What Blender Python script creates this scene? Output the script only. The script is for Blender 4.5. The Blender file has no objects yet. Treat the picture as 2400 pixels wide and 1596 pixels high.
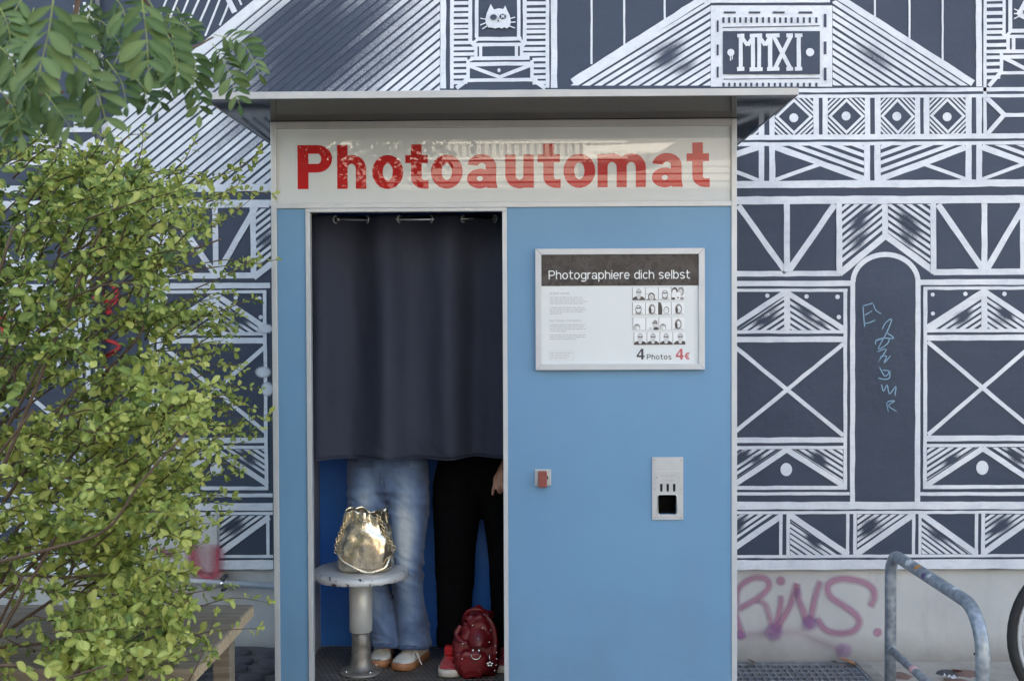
import bpy, math, random
from mathutils import Vector, Matrix, noise, Euler

# ------------------------------------------------------------------ camera, world, sun, exposure
scene = bpy.context.scene
COL = scene.collection
random.seed(11)

FPX, CX, CY = 2600.0, 1200.0, 798.0                 # focal length and centre in photograph pixels
CAM = Vector((0.10, -4.40, 1.60))
ROT = (Matrix.Rotation(math.radians(0.88), 3, 'Z') @ Matrix.Rotation(math.radians(90 - 1.06), 3, 'X')
       @ Matrix.Rotation(math.radians(-0.25), 3, 'Z'))
cam_data = bpy.data.cameras.new('camera')
cam_data.sensor_width = 36.0
cam_data.lens = 36.0 * FPX / 2400.0
cam_data.clip_start = 0.05
cam_data.clip_end = 500.0
cam_data.dof.use_dof = True
cam_data.dof.focus_distance = 4.5
cam_data.dof.aperture_fstop = 7.1
cam = bpy.data.objects.new('camera', cam_data)
cam.matrix_world = Matrix.Translation(CAM) @ ROT.to_4x4()
COL.objects.link(cam)
scene.camera = cam

SUN_EL, SUN_AZ = math.radians(36.0), math.radians(14.0)
world = bpy.data.worlds.new('World')
scene.world = world
world.use_nodes = True
wn = world.node_tree
bg = wn.nodes['Background']
sky = wn.nodes.new('ShaderNodeTexSky')
sky.sky_type = 'NISHITA'
sky.sun_disc = False
sky.sun_elevation = SUN_EL
sky.sun_rotation = SUN_AZ
sky.air_density = 1.0
sky.dust_density = 2.5
sky.ozone_density = 1.0
wn.links.new(sky.outputs[0], bg.inputs[0])
bg.inputs[1].default_value = 0.15

sun_data = bpy.data.lights.new('sun', 'SUN')
sun_data.energy = 4.5
sun_data.angle = math.radians(0.6)
sun_data.color = (1.0, 0.96, 0.91)
sun = bpy.data.objects.new('sun', sun_data)
sdir = Vector((math.sin(SUN_AZ) * math.cos(SUN_EL), math.cos(SUN_AZ) * math.cos(SUN_EL), math.sin(SUN_EL)))
sun.rotation_euler = sdir.to_track_quat('Z', 'Y').to_euler()
sun.location = (0, 20, 30)
COL.objects.link(sun)

scene.view_settings.view_transform = 'Standard'
scene.view_settings.look = 'None'
scene.view_settings.exposure = 2.68
scene.view_settings.gamma = 1.0
scene.view_settings.use_white_balance = True       # the camera was balanced for open shade
scene.view_settings.white_balance_temperature = 7800.0
scene.view_settings.white_balance_tint = 8.0
scene.render.engine = 'CYCLES'
scene.cycles.use_denoising = True
scene.cycles.max_bounces = 8
scene.cycles.diffuse_bounces = 4
scene.cycles.transparent_max_bounces = 12
scene.cycles.sample_clamp_indirect = 6.0

# ------------------------------------------------------------------ helpers
def P(px, py, Y):
    """the point on the vertical plane y = Y that was measured at this place of the photograph"""
    d = ROT @ Vector(((px - CX) / FPX, -(py - CY) / FPX, -1.0))
    return CAM + d * ((Y - CAM.y) / d.y)

def lerp(a, b, t):
    return a + (b - a) * t

def crom(pts, n=6):
    """Catmull-Rom through the points"""
    pts = [Vector(p) for p in pts]
    if len(pts) < 3:
        return pts
    q = [pts[0] * 2 - pts[1]] + pts + [pts[-1] * 2 - pts[-2]]
    out = []
    for i in range(1, len(q) - 2):
        a, b, c, d = q[i - 1], q[i], q[i + 1], q[i + 2]
        for k in range(n):
            t = k / n
            out.append(0.5 * ((2 * b) + (c - a) * t + (2 * a - 5 * b + 4 * c - d) * t * t + (3 * b - a - 3 * c + d) * t ** 3))
    out.append(pts[-1])
    return out

class MB:
    """collects faces for ONE mesh object"""
    def __init__(self):
        self.v, self.f, self.m, self.a = [], [], [], []
    def add(self, verts, faces, mi=0, att=1.0):
        o = len(self.v)
        self.v += [tuple(p) for p in verts]
        self.a += list(att) if isinstance(att, (list, tuple)) else [att] * len(verts)
        for f in faces:
            self.f.append(tuple(i + o for i in f))
            self.m.append(mi)
        return self
    def box(self, x0, x1, y0, y1, z0, z1, mi=0):
        return self.add([(x0, y0, z0), (x1, y0, z0), (x1, y1, z0), (x0, y1, z0), (x0, y0, z1), (x1, y0, z1), (x1, y1, z1), (x0, y1, z1)],
                        [(0, 3, 2, 1), (4, 5, 6, 7), (0, 1, 5, 4), (1, 2, 6, 5), (2, 3, 7, 6), (3, 0, 4, 7)], mi)
    def tube(self, pts, r, n=10, cap=True, closed=False, mi=0, flat=1.0, att=1.0):
        pts = [Vector(p) for p in pts]
        k = len(pts)
        rr = r if isinstance(r, (list, tuple)) else [r] * k
        tans = []
        for i in range(k):
            if closed:
                t = pts[(i + 1) % k] - pts[i - 1]
            else:
                t = pts[min(i + 1, k - 1)] - pts[max(i - 1, 0)]
            tans.append(t.normalized() if t.length > 1e-9 else Vector((0, 0, 1)))
        up = Vector((0, 1, 0)) if abs(tans[0].y) < 0.9 else Vector((1, 0, 0))
        nrm = (up - tans[0] * up.dot(tans[0])).normalized()
        verts, faces = [], []
        for i in range(k):
            nrm = (nrm - tans[i] * nrm.dot(tans[i]))
            nrm = nrm.normalized() if nrm.length > 1e-9 else tans[i].orthogonal().normalized()
            bi = tans[i].cross(nrm)
            for j in range(n):
                a = 2 * math.pi * j / n
                verts.append(pts[i] + nrm * (math.cos(a) * rr[i] * flat) + bi * (math.sin(a) * rr[i]))
        for i in range(k if closed else k - 1):
            i2 = (i + 1) % k
            for j in range(n):
                j2 = (j + 1) % n
                faces.append((i * n + j, i * n + j2, i2 * n + j2, i2 * n + j))
        if cap and not closed:
            faces.append(tuple(range(n - 1, -1, -1)))
            faces.append(tuple((k - 1) * n + j for j in range(n)))
        return self.add(verts, faces, mi, att)
    def lathe(self, prof, c=(0, 0, 0), n=28, sx=1.0, sy=1.0, mi=0, caps=(True, True)):
        verts, faces = [], []
        for r, z in prof:
            for j in range(n):
                a = 2 * math.pi * j / n
                verts.append((c[0] + math.cos(a) * r * sx, c[1] + math.sin(a) * r * sy, c[2] + z))
        for i in range(len(prof) - 1):
            for j in range(n):
                j2 = (j + 1) % n
                faces.append((i * n + j, i * n + j2, (i + 1) * n + j2, (i + 1) * n + j))
        if caps[0]:
            faces.append(tuple(range(n - 1, -1, -1)))
        if caps[1]:
            faces.append(tuple((len(prof) - 1) * n + j for j in range(n)))
        return self.add(verts, faces, mi)
    def disc_y(self, x, z, y, rx, rz=None, n=16, mi=0):
        """flat disc facing the street (-y)"""
        rz = rz or rx
        return self.add([(x + rx * math.cos(2 * math.pi * j / n), y, z + rz * math.sin(2 * math.pi * j / n)) for j in range(n)], [tuple(range(n))], mi)
    def rod(self, a, b, r, n=10, mi=0):
        return self.tube([a, b], r, n, mi=mi)
    def torus(self, c, axis, R, r, n=20, k=8, mi=0, sq=1.0):
        ax = Vector(axis).normalized()
        u = ax.orthogonal().normalized()
        w = ax.cross(u)
        pts = [Vector(c) + u * (R * math.cos(2 * math.pi * i / n)) + w * (R * sq * math.sin(2 * math.pi * i / n)) for i in range(n)]
        return self.tube(pts, r, k, closed=True, mi=mi)
    def ball(self, c, r, n=10, m=6, s=(1, 1, 1), mi=0):
        prof = [(max(1e-4, r * math.sin(math.pi * i / m)), -r * math.cos(math.pi * i / m)) for i in range(m + 1)]
        verts, faces = [], []
        for q, z in prof:
            for j in range(n):
                a = 2 * math.pi * j / n
                verts.append((c[0] + math.cos(a) * q * s[0], c[1] + math.sin(a) * q * s[1], c[2] + z * s[2]))
        for i in range(m):
            for j in range(n):
                j2 = (j + 1) % n
                faces.append((i * n + j, i * n + j2, (i + 1) * n + j2, (i + 1) * n + j))
        return self.add(verts, faces, mi)
    def mesh(self, name, mats, smooth=False, att=None):
        me = bpy.data.meshes.new(name)
        me.from_pydata(self.v, [], self.f)
        for m in (mats if isinstance(mats, (list, tuple)) else [mats]):
            me.materials.append(m)
        me.polygons.foreach_set('material_index', self.m)
        me.polygons.foreach_set('use_smooth', [bool(smooth)] * len(self.f))
        if att:
            a = me.attributes.new(att, 'FLOAT', 'POINT')
            a.data.foreach_set('value', self.a)
        me.update()
        return me
    def build(self, name, mats, parent=None, smooth=False, att=None, bevel=0.0, seg=2):
        return link(name, self.mesh(name, mats, smooth, att), parent, bevel, seg, smooth)

def link(name, me, parent=None, bevel=0.0, seg=2, smooth=False):
    o = bpy.data.objects.new(name, me)
    COL.objects.link(o)
    if parent is not None:
        o.parent = parent
        o.matrix_parent_inverse = PINV(parent)
    if bevel > 0:
        b = o.modifiers.new('bevel', 'BEVEL')
        b.width = bevel
        b.segments = seg
        b.limit_method = 'ANGLE'
        b.angle_limit = math.radians(40)
    return o

def PINV(p):
    loc = Vector(p.location)
    q = p.parent
    while q is not None:          # only ever a part (placed at the origin) or a thing's Empty
        q = q.parent
    return Matrix.Translation(-loc) if p.type == 'EMPTY' else Matrix.Identity(4)

def tag(o, label, cat, group=None, kind=None):
    o['label'] = label
    o['category'] = cat
    if group:
        o['group'] = group
    if kind:
        o['kind'] = kind
    return o

def thing(name, label, cat, loc, group=None):
    o = bpy.data.objects.new(name, None)
    o.empty_display_size = 0.1
    o.location = loc
    COL.objects.link(o)
    return tag(o, label, cat, group)

# ------------------------------------------------------------------ materials
def new_mat(name):
    m = bpy.data.materials.new(name)
    m.use_nodes = True
    return m, m.node_tree, m.node_tree.nodes['Principled BSDF']

def coords(nt):
    return nt.nodes.new('ShaderNodeTexCoord').outputs['Object']

def noise_node(nt, vec, scale, detail=4.0, rough=0.6, stretch=None):
    if stretch:
        mp = nt.nodes.new('ShaderNodeMapping')
        mp.inputs['Scale'].default_value = stretch
        nt.links.new(vec, mp.inputs['Vector'])
        vec = mp.outputs[0]
    n = nt.nodes.new('ShaderNodeTexNoise')
    n.inputs['Scale'].default_value = scale
    n.inputs['Detail'].default_value = detail
    n.inputs['Roughness'].default_value = rough
    nt.links.new(vec, n.inputs['Vector'])
    return n.outputs['Fac']

def ramp(nt, fac, stops, interp='LINEAR'):
    r = nt.nodes.new('ShaderNodeValToRGB')
    r.color_ramp.interpolation = interp
    while len(r.color_ramp.elements) < len(stops):
        r.color_ramp.elements.new(0.5)
    for e, (p, c) in zip(r.color_ramp.elements, stops):
        e.position = p
        e.color = (c[0], c[1], c[2], 1.0) if isinstance(c, (tuple, list)) else (c, c, c, 1.0)
    nt.links.new(fac, r.inputs[0])
    return r.outputs[0]

def mixc(nt, fac, a, b):
    m = nt.nodes.new('ShaderNodeMix')
    m.data_type = 'RGBA'
    for sock, v in ((m.inputs[0], fac), (m.inputs[6], a), (m.inputs[7], b)):
        if hasattr(v, 'links'):
            nt.links.new(v, sock)
        elif isinstance(v, (tuple, list)):
            sock.default_value = (v[0], v[1], v[2], 1.0)
        else:
            sock.default_value = v
    return m.outputs[2]

def math_node(nt, op, a, b=None, clamp=False):
    m = nt.nodes.new('ShaderNodeMath')
    m.operation = op
    m.use_clamp = clamp
    for i, v in enumerate((a, b)):
        if v is None:
            continue
        if hasattr(v, 'links'):
            nt.links.new(v, m.inputs[i])
        else:
            m.inputs[i].default_value = v
    return m.outputs[0]

def bump(nt, bsdf, h, strength, dist=0.002):
    b = nt.nodes.new('ShaderNodeBump')
    b.inputs['Strength'].default_value = strength
    b.inputs['Distance'].default_value = dist
    nt.links.new(h, b.inputs['Height'])
    nt.links.new(b.outputs[0], bsdf.inputs['Normal'])

def pm(name, col, rough=0.6, metal=0.0, var=0.12, vs=6.0, bs=0.0, bscale=150.0, rvar=0.1, coat=0.0, sheen=0.0, stretch=None, bdist=0.002, spec=0.5):
    """plain procedural material: base colour broken by noise, uneven gloss, fine relief"""
    m, nt, b = new_mat(name)
    v = coords(nt)
    n = noise_node(nt, v, vs, 5.0, 0.65, stretch)
    lo = tuple(c * (1 - var) for c in col)
    hi = tuple(min(1.0, c * (1 + var)) for c in col)
    nt.links.new(ramp(nt, n, [(0.3, lo), (0.7, hi)]), b.inputs['Base Color'])
    n2 = noise_node(nt, v, vs * 3.1, 3.0)
    nt.links.new(ramp(nt, n2, [(0.3, max(0.02, rough - rvar)), (0.7, min(1.0, rough + rvar))]), b.inputs['Roughness'])
    b.inputs['Metallic'].default_value = metal
    b.inputs['Specular IOR Level'].default_value = spec
    b.inputs['Coat Weight'].default_value = coat
    b.inputs['Coat Roughness'].default_value = 0.05
    b.inputs['Sheen Weight'].default_value = sheen
    if bs > 0:
        bump(nt, b, noise_node(nt, v, bscale, 4.0, 0.7, stretch), bs, bdist)
    return m

M = {}
M['alu'] = pm('brushed aluminium', (0.54, 0.56, 0.59), 0.45, 0.35, 0.06, 8, 0.05, 300, 0.08)
M['alu_dull'] = pm('dull aluminium profile', (0.46, 0.465, 0.47), 0.5, 0.25, 0.08, 6, 0.04, 200)
M['steel'] = pm('stainless steel plate', (0.55, 0.57, 0.59), 0.38, 0.5, 0.05, 10, 0.03, 400, 0.06)
M['chrome'] = pm('chromed metal', (0.75, 0.75, 0.73), 0.15, 1.0, 0.05, 20)
M['brass'] = pm('pale gold chain', (0.80, 0.66, 0.42), 0.2, 1.0, 0.08, 30)
M['black'] = pm('black void', (0.006, 0.006, 0.007), 0.8, 0, 0.1, 10)
M['blackplastic'] = pm('black plastic', (0.02, 0.02, 0.022), 0.45, 0, 0.1, 10)
M['roof_edge'] = pm('dull aluminium roof edge', (0.46, 0.46, 0.46), 0.5, 0.3, 0.08, 5)
M['roof'] = pm('zinc roof sheet', (0.35, 0.36, 0.37), 0.5, 0.6, 0.12, 3)
M['rubber'] = pm('tyre rubber', (0.018, 0.018, 0.019), 0.75, 0, 0.2, 15, 0.2, 120)
M['red_rubber'] = pm('faded red rubber', (0.26, 0.062, 0.050), 0.6, 0, 0.2, 60, 0.15, 200)
M['white_paper'] = pm('printed white board', (0.70, 0.73, 0.74), 0.35, 0, 0.02, 3, 0, 1, 0.05, coat=0.4)
M['ink_dark'] = pm('dark ink', (0.05, 0.05, 0.065), 0.4, 0, 0.15, 60, coat=0.4)
M['ink_grey'] = pm('pale grey ink', (0.36, 0.36, 0.38), 0.5, 0, 0.1, 60)
M['ink_brown'] = pm('brown black photo ink', (0.075, 0.058, 0.055), 0.5, 0, 0.3, 150)
M['ink_mid'] = pm('mid grey photo ink', (0.27, 0.25, 0.25), 0.5, 0, 0.35, 200)
M['ink_light'] = pm('pale photo ink', (0.60, 0.60, 0.60), 0.5, 0, 0.12, 200)
M['ink_white'] = pm('white print', (0.78, 0.79, 0.80), 0.4, 0, 0.03, 40)
M['ink_red'] = pm('pale red print', (0.55, 0.10, 0.12), 0.4, 0, 0.1, 60)
M['header'] = pm('scuffed black header print', (0.040, 0.035, 0.037), 0.30, 0, 0.4, 14, 0.05, 80, 0.12, coat=0.5)
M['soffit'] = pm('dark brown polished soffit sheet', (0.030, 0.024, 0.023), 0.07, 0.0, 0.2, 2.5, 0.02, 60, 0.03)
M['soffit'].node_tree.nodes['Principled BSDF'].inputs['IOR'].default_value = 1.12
M['interior_grey'] = pm('pale grey inner panel', (0.42, 0.43, 0.46), 0.5, 0, 0.06, 4)
M['interior_blue'] = pm('strong blue inner panel', (0.020, 0.200, 0.74), 0.45, 0, 0.08, 4, 0.03, 80)
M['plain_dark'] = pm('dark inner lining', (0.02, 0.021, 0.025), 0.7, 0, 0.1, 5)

def blue_panel_mat():
    m, nt, b = new_mat('blue laminate panel')
    v = coords(nt)
    c = ramp(nt, noise_node(nt, v, 1.7, 3), [(0.3, (0.118, 0.268, 0.435)), (0.7, (0.130, 0.292, 0.468))])
    fine = noise_node(nt, v, 420, 2, 0.7)
    c = mixc(nt, ramp(nt, fine, [(0.40, 0.0), (0.75, 0.22)]), c, (0.19, 0.37, 0.55))
    spk = noise_node(nt, v, 55, 5, 0.75)
    c = mixc(nt, ramp(nt, spk, [(0.735, 0.0), (0.76, 0.45)]), c, (0.42, 0.50, 0.56))
    dirt = noise_node(nt, v, 2.2, 6, 0.7, (1, 1, 0.25))
    c = mixc(nt, ramp(nt, dirt, [(0.55, 0.0), (0.85, 0.16)]), c, (0.20, 0.22, 0.22))
    drip = noise_node(nt, v, 7, 5, 0.7, (6.0, 1, 0.22))
    c = mixc(nt, ramp(nt, drip, [(0.60, 0.0), (0.78, 0.20)]), c, (0.25, 0.36, 0.46))
    scr = noise_node(nt, v, 30, 3, 0.5, (0.25, 1, 9.0))
    c = mixc(nt, ramp(nt, scr, [(0.755, 0.0), (0.775, 0.30)]), c, (0.36, 0.46, 0.54))
    sp = nt.nodes.new('ShaderNodeSeparateXYZ')
    nt.links.new(v, sp.inputs[0])
    low = math_node(nt, 'ADD', sp.outputs['Z'], math_node(nt, 'MULTIPLY', noise_node(nt, v, 3.5, 5), 0.9))
    c = mixc(nt, ramp(nt, low, [(0.45, 0.32), (0.95, 0.0)]), c, (0.135, 0.20, 0.27))      # street dirt rubbed in low down
    nt.links.new(c, b.inputs['Base Color'])
    nt.links.new(ramp(nt, noise_node(nt, v, 5, 4), [(0.3, 0.36), (0.7, 0.5)]), b.inputs['Roughness'])
    bump(nt, b, fine, 0.06, 0.0006)
    return m
M['blue'] = blue_panel_mat()

def sign_mat(name, col, dirt=0.0):
    """acrylic sign face behind a glossy clear sheet"""
    m, nt, b = new_mat(name)
    v = coords(nt)
    c = ramp(nt, noise_node(nt, v, 3, 4), [(0.3, tuple(x * 0.97 for x in col)), (0.7, col)])
    nt.links.new(c, b.inputs['Base Color'])
    b.inputs['Roughness'].default_value = 0.5
    b.inputs['Specular IOR Level'].default_value = 0.2
    b.inputs['Coat Weight'].default_value = 1.0
    b.inputs['Coat Roughness'].default_value = 0.008
    b.inputs['Coat IOR'].default_value = 1.55
    return m
M['sign_face'] = sign_mat('white sign face under clear sheet', (0.60, 0.63, 0.65))
M['sign_red'] = sign_mat('red sign lettering under clear sheet', (0.47, 0.008, 0.012))

def wall_mats():
    def navy_color(nt, v):
        big = noise_node(nt, v, 1.3, 5, 0.65)
        c = ramp(nt, big, [(0.3, (0.026, 0.039, 0.068)), (0.72, (0.044, 0.062, 0.100))])
        strk = noise_node(nt, v, 9, 5, 0.7, (0.35, 1, 1.6))
        c = mixc(nt, ramp(nt, strk, [(0.5, 0.0), (0.8, 0.35)]), c, (0.062, 0.078, 0.115))
        spk = noise_node(nt, v, 75, 4, 0.8)
        c = mixc(nt, ramp(nt, spk, [(0.735, 0.0), (0.765, 0.7)]), c, (0.45, 0.47, 0.50))
        return c
    out = []
    for name in ('navy painted render', 'white mural paint'):
        m, nt, b = new_mat(name)
        v = coords(nt)
        c = navy_color(nt, v)
        grain = noise_node(nt, v, 260, 3, 0.7)
        if name.startswith('white'):
            at = nt.nodes.new('ShaderNodeAttribute')
            at.attribute_name = 'dens'
            n = noise_node(nt, v, 330, 2, 0.6)
            t = math_node(nt, 'MULTIPLY', math_node(nt, 'SUBTRACT', n, 0.5), 0.8)
            f = math_node(nt, 'ADD', math_node(nt, 'MULTIPLY', at.outputs['Fac'], 1.35), t)
            fac = ramp(nt, math_node(nt, 'MULTIPLY', f, 0.8), [(0.34, 0.0), (0.86, 1.0)], 'EASE')
            w = ramp(nt, noise_node(nt, v, 6, 5, 0.7, (1, 1, 0.6)), [(0.3, (0.60, 0.62, 0.67)), (0.62, (0.76, 0.77, 0.80))])
            thin = noise_node(nt, v, 30, 5, 0.8, (0.6, 1, 1.5))
            w = mixc(nt, ramp(nt, thin, [(0.48, 0.0), (0.80, 0.45)]), w, (0.36, 0.39, 0.46))
            c = mixc(nt, fac, c, w)
        nt.links.new(c, b.inputs['Base Color'])
        b.inputs['Roughness'].default_value = 0.62
        bump(nt, b, math_node(nt, 'ADD', grain, math_node(nt, 'MULTIPLY', noise_node(nt, v, 28, 4, 0.6), 1.6)), 0.5, 0.003)
        out.append(m)
    return out
M['navy'], M['wpaint'] = wall_mats()

def plaster(name, col, dirty=True):
    m, nt, b = new_mat(name)
    v = coords(nt)
    c = ramp(nt, noise_node(nt, v, 2.2, 6, 0.65), [(0.3, tuple(x * 0.88 for x in col)), (0.7, tuple(x * 1.06 for x in col))])
    st = noise_node(nt, v, 5, 6, 0.75, (1.6, 1, 0.35))
    c = mixc(nt, ramp(nt, st, [(0.52, 0.0), (0.82, 0.5)]), c, tuple(x * 0.60 for x in col))
    spots = noise_node(nt, v, 34, 5, 0.75)
    c = mixc(nt, ramp(nt, spots, [(0.66, 0.0), (0.74, 0.5)]), c, tuple(x * 0.55 for x in col))
    if dirty:
        sp = nt.nodes.new('ShaderNodeSeparateXYZ')
        nt.links.new(v, sp.inputs[0])
        d = math_node(nt, 'ADD', sp.outputs['Z'], math_node(nt, 'MULTIPLY', noise_node(nt, v, 7, 5), 0.12))
        c = mixc(nt, ramp(nt, d, [(0.04, 0.75), (0.20, 0.0)]), c, (0.17, 0.15, 0.13))     # splashed soil along the pavement
    nt.links.new(c, b.inputs['Base Color'])
    b.inputs['Roughness'].default_value = 0.85
    bump(nt, b, noise_node(nt, v, 190, 4, 0.75), 0.4, 0.002)
    return m
M['plinth'] = plaster('grey plinth render', (0.56, 0.555, 0.545))
M['facade'] = plaster('grey far facade', (0.22, 0.215, 0.21), False)
M['board_pale'] = pm('pale cladding board', (0.42, 0.41, 0.40), 0.7)

def spray(name, col, strength=0.85):
    m, nt, b = new_mat(name)
    v = coords(nt)
    at = nt.nodes.new('ShaderNodeAttribute')
    at.attribute_name = 'dens'
    n = noise_node(nt, v, 380, 2, 0.6)
    t = math_node(nt, 'MULTIPLY', math_node(nt, 'SUBTRACT', n, 0.5), 0.7)
    big = math_node(nt, 'MULTIPLY', math_node(nt, 'SUBTRACT', noise_node(nt, v, 14, 4), 0.5), 0.5)
    f = math_node(nt, 'ADD', at.outputs['Fac'], math_node(nt, 'MULTIPLY', math_node(nt, 'ADD', t, big), at.outputs['Fac']))
    f = math_node(nt, 'MULTIPLY', f, strength, True)
    nt.links.new(f, b.inputs['Alpha'])
    nt.links.new(ramp(nt, noise_node(nt, v, 9, 4), [(0.3, tuple(x * 0.85 for x in col)), (0.7, tuple(min(1, x * 1.1) for x in col))]), b.inputs['Base Color'])
    b.inputs['Roughness'].default_value = 0.75
    bump(nt, b, noise_node(nt, v, 190, 4, 0.75), 0.4, 0.002)
    return m
M['spray_pink'] = spray('pink spray paint', (0.50, 0.21, 0.33), 0.66)
M['spray_purple'] = spray('purple spray paint', (0.36, 0.16, 0.36), 0.55)
M['spray_red'] = spray('red spray paint', (0.52, 0.035, 0.035), 0.95)
M['spray_rose'] = spray('thin red spray paint', (0.58, 0.06, 0.11), 0.8)
M['spray_white'] = spray('white spray paint', (0.72, 0.73, 0.76), 0.95)
M['pen_blue'] = spray('pale blue marker', (0.30, 0.50, 0.66), 0.8)

def denim_mat():
    m, nt, b = new_mat('washed denim')
    v = coords(nt)
    at = nt.nodes.new('ShaderNodeAttribute')
    at.attribute_name = 'wear_crease'
    n = noise_node(nt, v, 14, 5, 0.7, (1.5, 1.5, 0.5))
    f = math_node(nt, 'ADD', at.outputs['Fac'], math_node(nt, 'MULTIPLY', math_node(nt, 'SUBTRACT', n, 0.5), 0.55))
    c = ramp(nt, f, [(0.0, (0.030, 0.055, 0.125)), (0.3, (0.085, 0.150, 0.290)), (0.6, (0.20, 0.285, 0.42)), (1.0, (0.46, 0.52, 0.57))])
    wv = nt.nodes.new('ShaderNodeTexWave')
    wv.inputs['Scale'].default_value = 260
    wv.bands_direction = 'DIAGONAL'
    wv.inputs['Distortion'].default_value = 2.0
    nt.links.new(v, wv.inputs['Vector'])
    c = mixc(nt, math_node(nt, 'MULTIPLY', wv.outputs['Fac'], 0.10), c, (0.45, 0.5, 0.58))
    nt.links.new(c, b.inputs['Base Color'])
    b.inputs['Roughness'].default_value = 0.85
    b.inputs['Sheen Weight'].default_value = 0.15
    bump(nt, b, noise_node(nt, v, 300, 3, 0.7), 0.3, 0.001)
    return m
M['denim'] = denim_mat()
M['denim_hem'] = pm('dark denim hem', (0.06, 0.10, 0.20), 0.85, 0, 0.5, 70, 0.3, 250)
M['black_cloth'] = pm('black trouser cloth', (0.0025, 0.0025, 0.003), 0.9, 0, 0.15, 20, 0.3, 250, spec=0.1)
M['dark_top'] = pm('dark knitted top', (0.02, 0.02, 0.025), 0.9, 0, 0.2, 30, 0.4, 250)
M['skin'] = pm('skin', (0.50, 0.27, 0.20), 0.5, 0, 0.1, 25, 0.1, 200)
M['hair'] = pm('dark brown hair', (0.03, 0.02, 0.015), 0.5, 0, 0.3, 60, 0.4, 80, stretch=(4, 4, 0.4))
M['shoe_white'] = pm('white leather shoe', (0.66, 0.65, 0.60), 0.45, 0, 0.06, 20, 0.08, 200)
M['gum'] = pm('tan gum sole', (0.36, 0.16, 0.075), 0.6, 0, 0.15, 25, 0.05, 100)
M['shoe_red'] = pm('red suede shoe', (0.42, 0.022, 0.035), 0.8, 0, 0.25, 25, 0.3, 250, sheen=0.3)
M['sole_white'] = pm('off white sole', (0.55, 0.53, 0.48), 0.6, 0, 0.12, 30, 0.08, 120)
M['lace'] = pm('white lace', (0.68, 0.67, 0.64), 0.8, 0, 0.08, 90)
M['lace_red'] = pm('red lace', (0.55, 0.015, 0.02), 0.8, 0, 0.15, 90)
M['red_leather'] = pm('dark red leather', (0.15, 0.006, 0.010), 0.36, 0, 0.35, 12, 0.4, 60, 0.1, bdist=0.003)

def curtain_mat():
    m, nt, b = new_mat('charcoal curtain cloth')
    v = coords(nt)
    n = noise_node(nt, v, 3.0, 5, 0.6, (1, 1, 0.4))
    c = ramp(nt, n, [(0.3, (0.031, 0.036, 0.057)), (0.7, (0.044, 0.051, 0.078))])
    fine = noise_node(nt, v, 420, 2, 0.7, (1, 1, 0.5))
    c = mixc(nt, ramp(nt, fine, [(0.4, 0.0), (0.8, 0.35)]), c, (0.074, 0.084, 0.115))
    nt.links.new(c, b.inputs['Base Color'])
    b.inputs['Roughness'].default_value = 0.75
    b.inputs['Specular IOR Level'].default_value = 0.15
    b.inputs['Sheen Roughness'].default_value = 0.5
    bump(nt, b, math_node(nt, 'ADD', math_node(nt, 'MULTIPLY', fine, 0.12), noise_node(nt, v, 11, 5, 0.65, (1, 1, 0.7))), 0.5, 0.006)
    return m
M['curtain'] = curtain_mat()

def gold_mat():
    m, nt, b = new_mat('crumpled gold leather')
    v = coords(nt)
    n = noise_node(nt, v, 9, 5, 0.65)
    nt.links.new(ramp(nt, n, [(0.25, (0.66, 0.52, 0.35)), (0.5, (0.80, 0.70, 0.54)), (0.75, (0.88, 0.80, 0.66))]), b.inputs['Base Color'])
    b.inputs['Metallic'].default_value = 0.92
    nt.links.new(ramp(nt, noise_node(nt, v, 22, 4), [(0.3, 0.15), (0.7, 0.36)]), b.inputs['Roughness'])
    bump(nt, b, noise_node(nt, v, 22, 4, 0.5), 0.30, 0.006)
    return m
M['gold'] = gold_mat()

def chipped_mat():
    m, nt, b = new_mat('chipped grey stool paint')
    v = coords(nt)
    n = noise_node(nt, v, 30, 5, 0.7)
    sp = nt.nodes.new('ShaderNodeSeparateXYZ')
    nt.links.new(v, sp.inputs[0])
    d = math_node(nt, 'POWER', math_node(nt, 'ADD', math_node(nt, 'POWER', math_node(nt, 'ADD', sp.outputs['X'], 0.622), 2.0), math_node(nt, 'POWER', math_node(nt, 'SUBTRACT', sp.outputs['Y'], 0.30), 2.0)), 0.5)
    rim = ramp(nt, d, [(0.145, 0.0), (0.20, 0.16)])       # knocks gather along the rim
    chip = ramp(nt, math_node(nt, 'ADD', n, rim), [(0.735, 0.0), (0.75, 1.0)])
    base = ramp(nt, noise_node(nt, v, 6, 4), [(0.3, (0.50, 0.51, 0.51)), (0.7, (0.58, 0.59, 0.60))])
    nt.links.new(mixc(nt, chip, base, (0.045, 0.022, 0.018)), b.inputs['Base Color'])
    b.inputs['Metallic'].default_value = 0.15
    b.inputs['Roughness'].default_value = 0.33
    bump(nt, b, chip, -0.4, 0.001)
    return m
M['stool_paint'] = chipped_mat()
M['stool_column'] = pm('satin grey column', (0.52, 0.52, 0.51), 0.38, 0.2, 0.06, 12, 0.03, 100)
M['stool_base'] = pm('worn dirty steel base', (0.27, 0.25, 0.225), 0.45, 0.65, 0.4, 22, 0.25, 70, 0.12)

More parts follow.
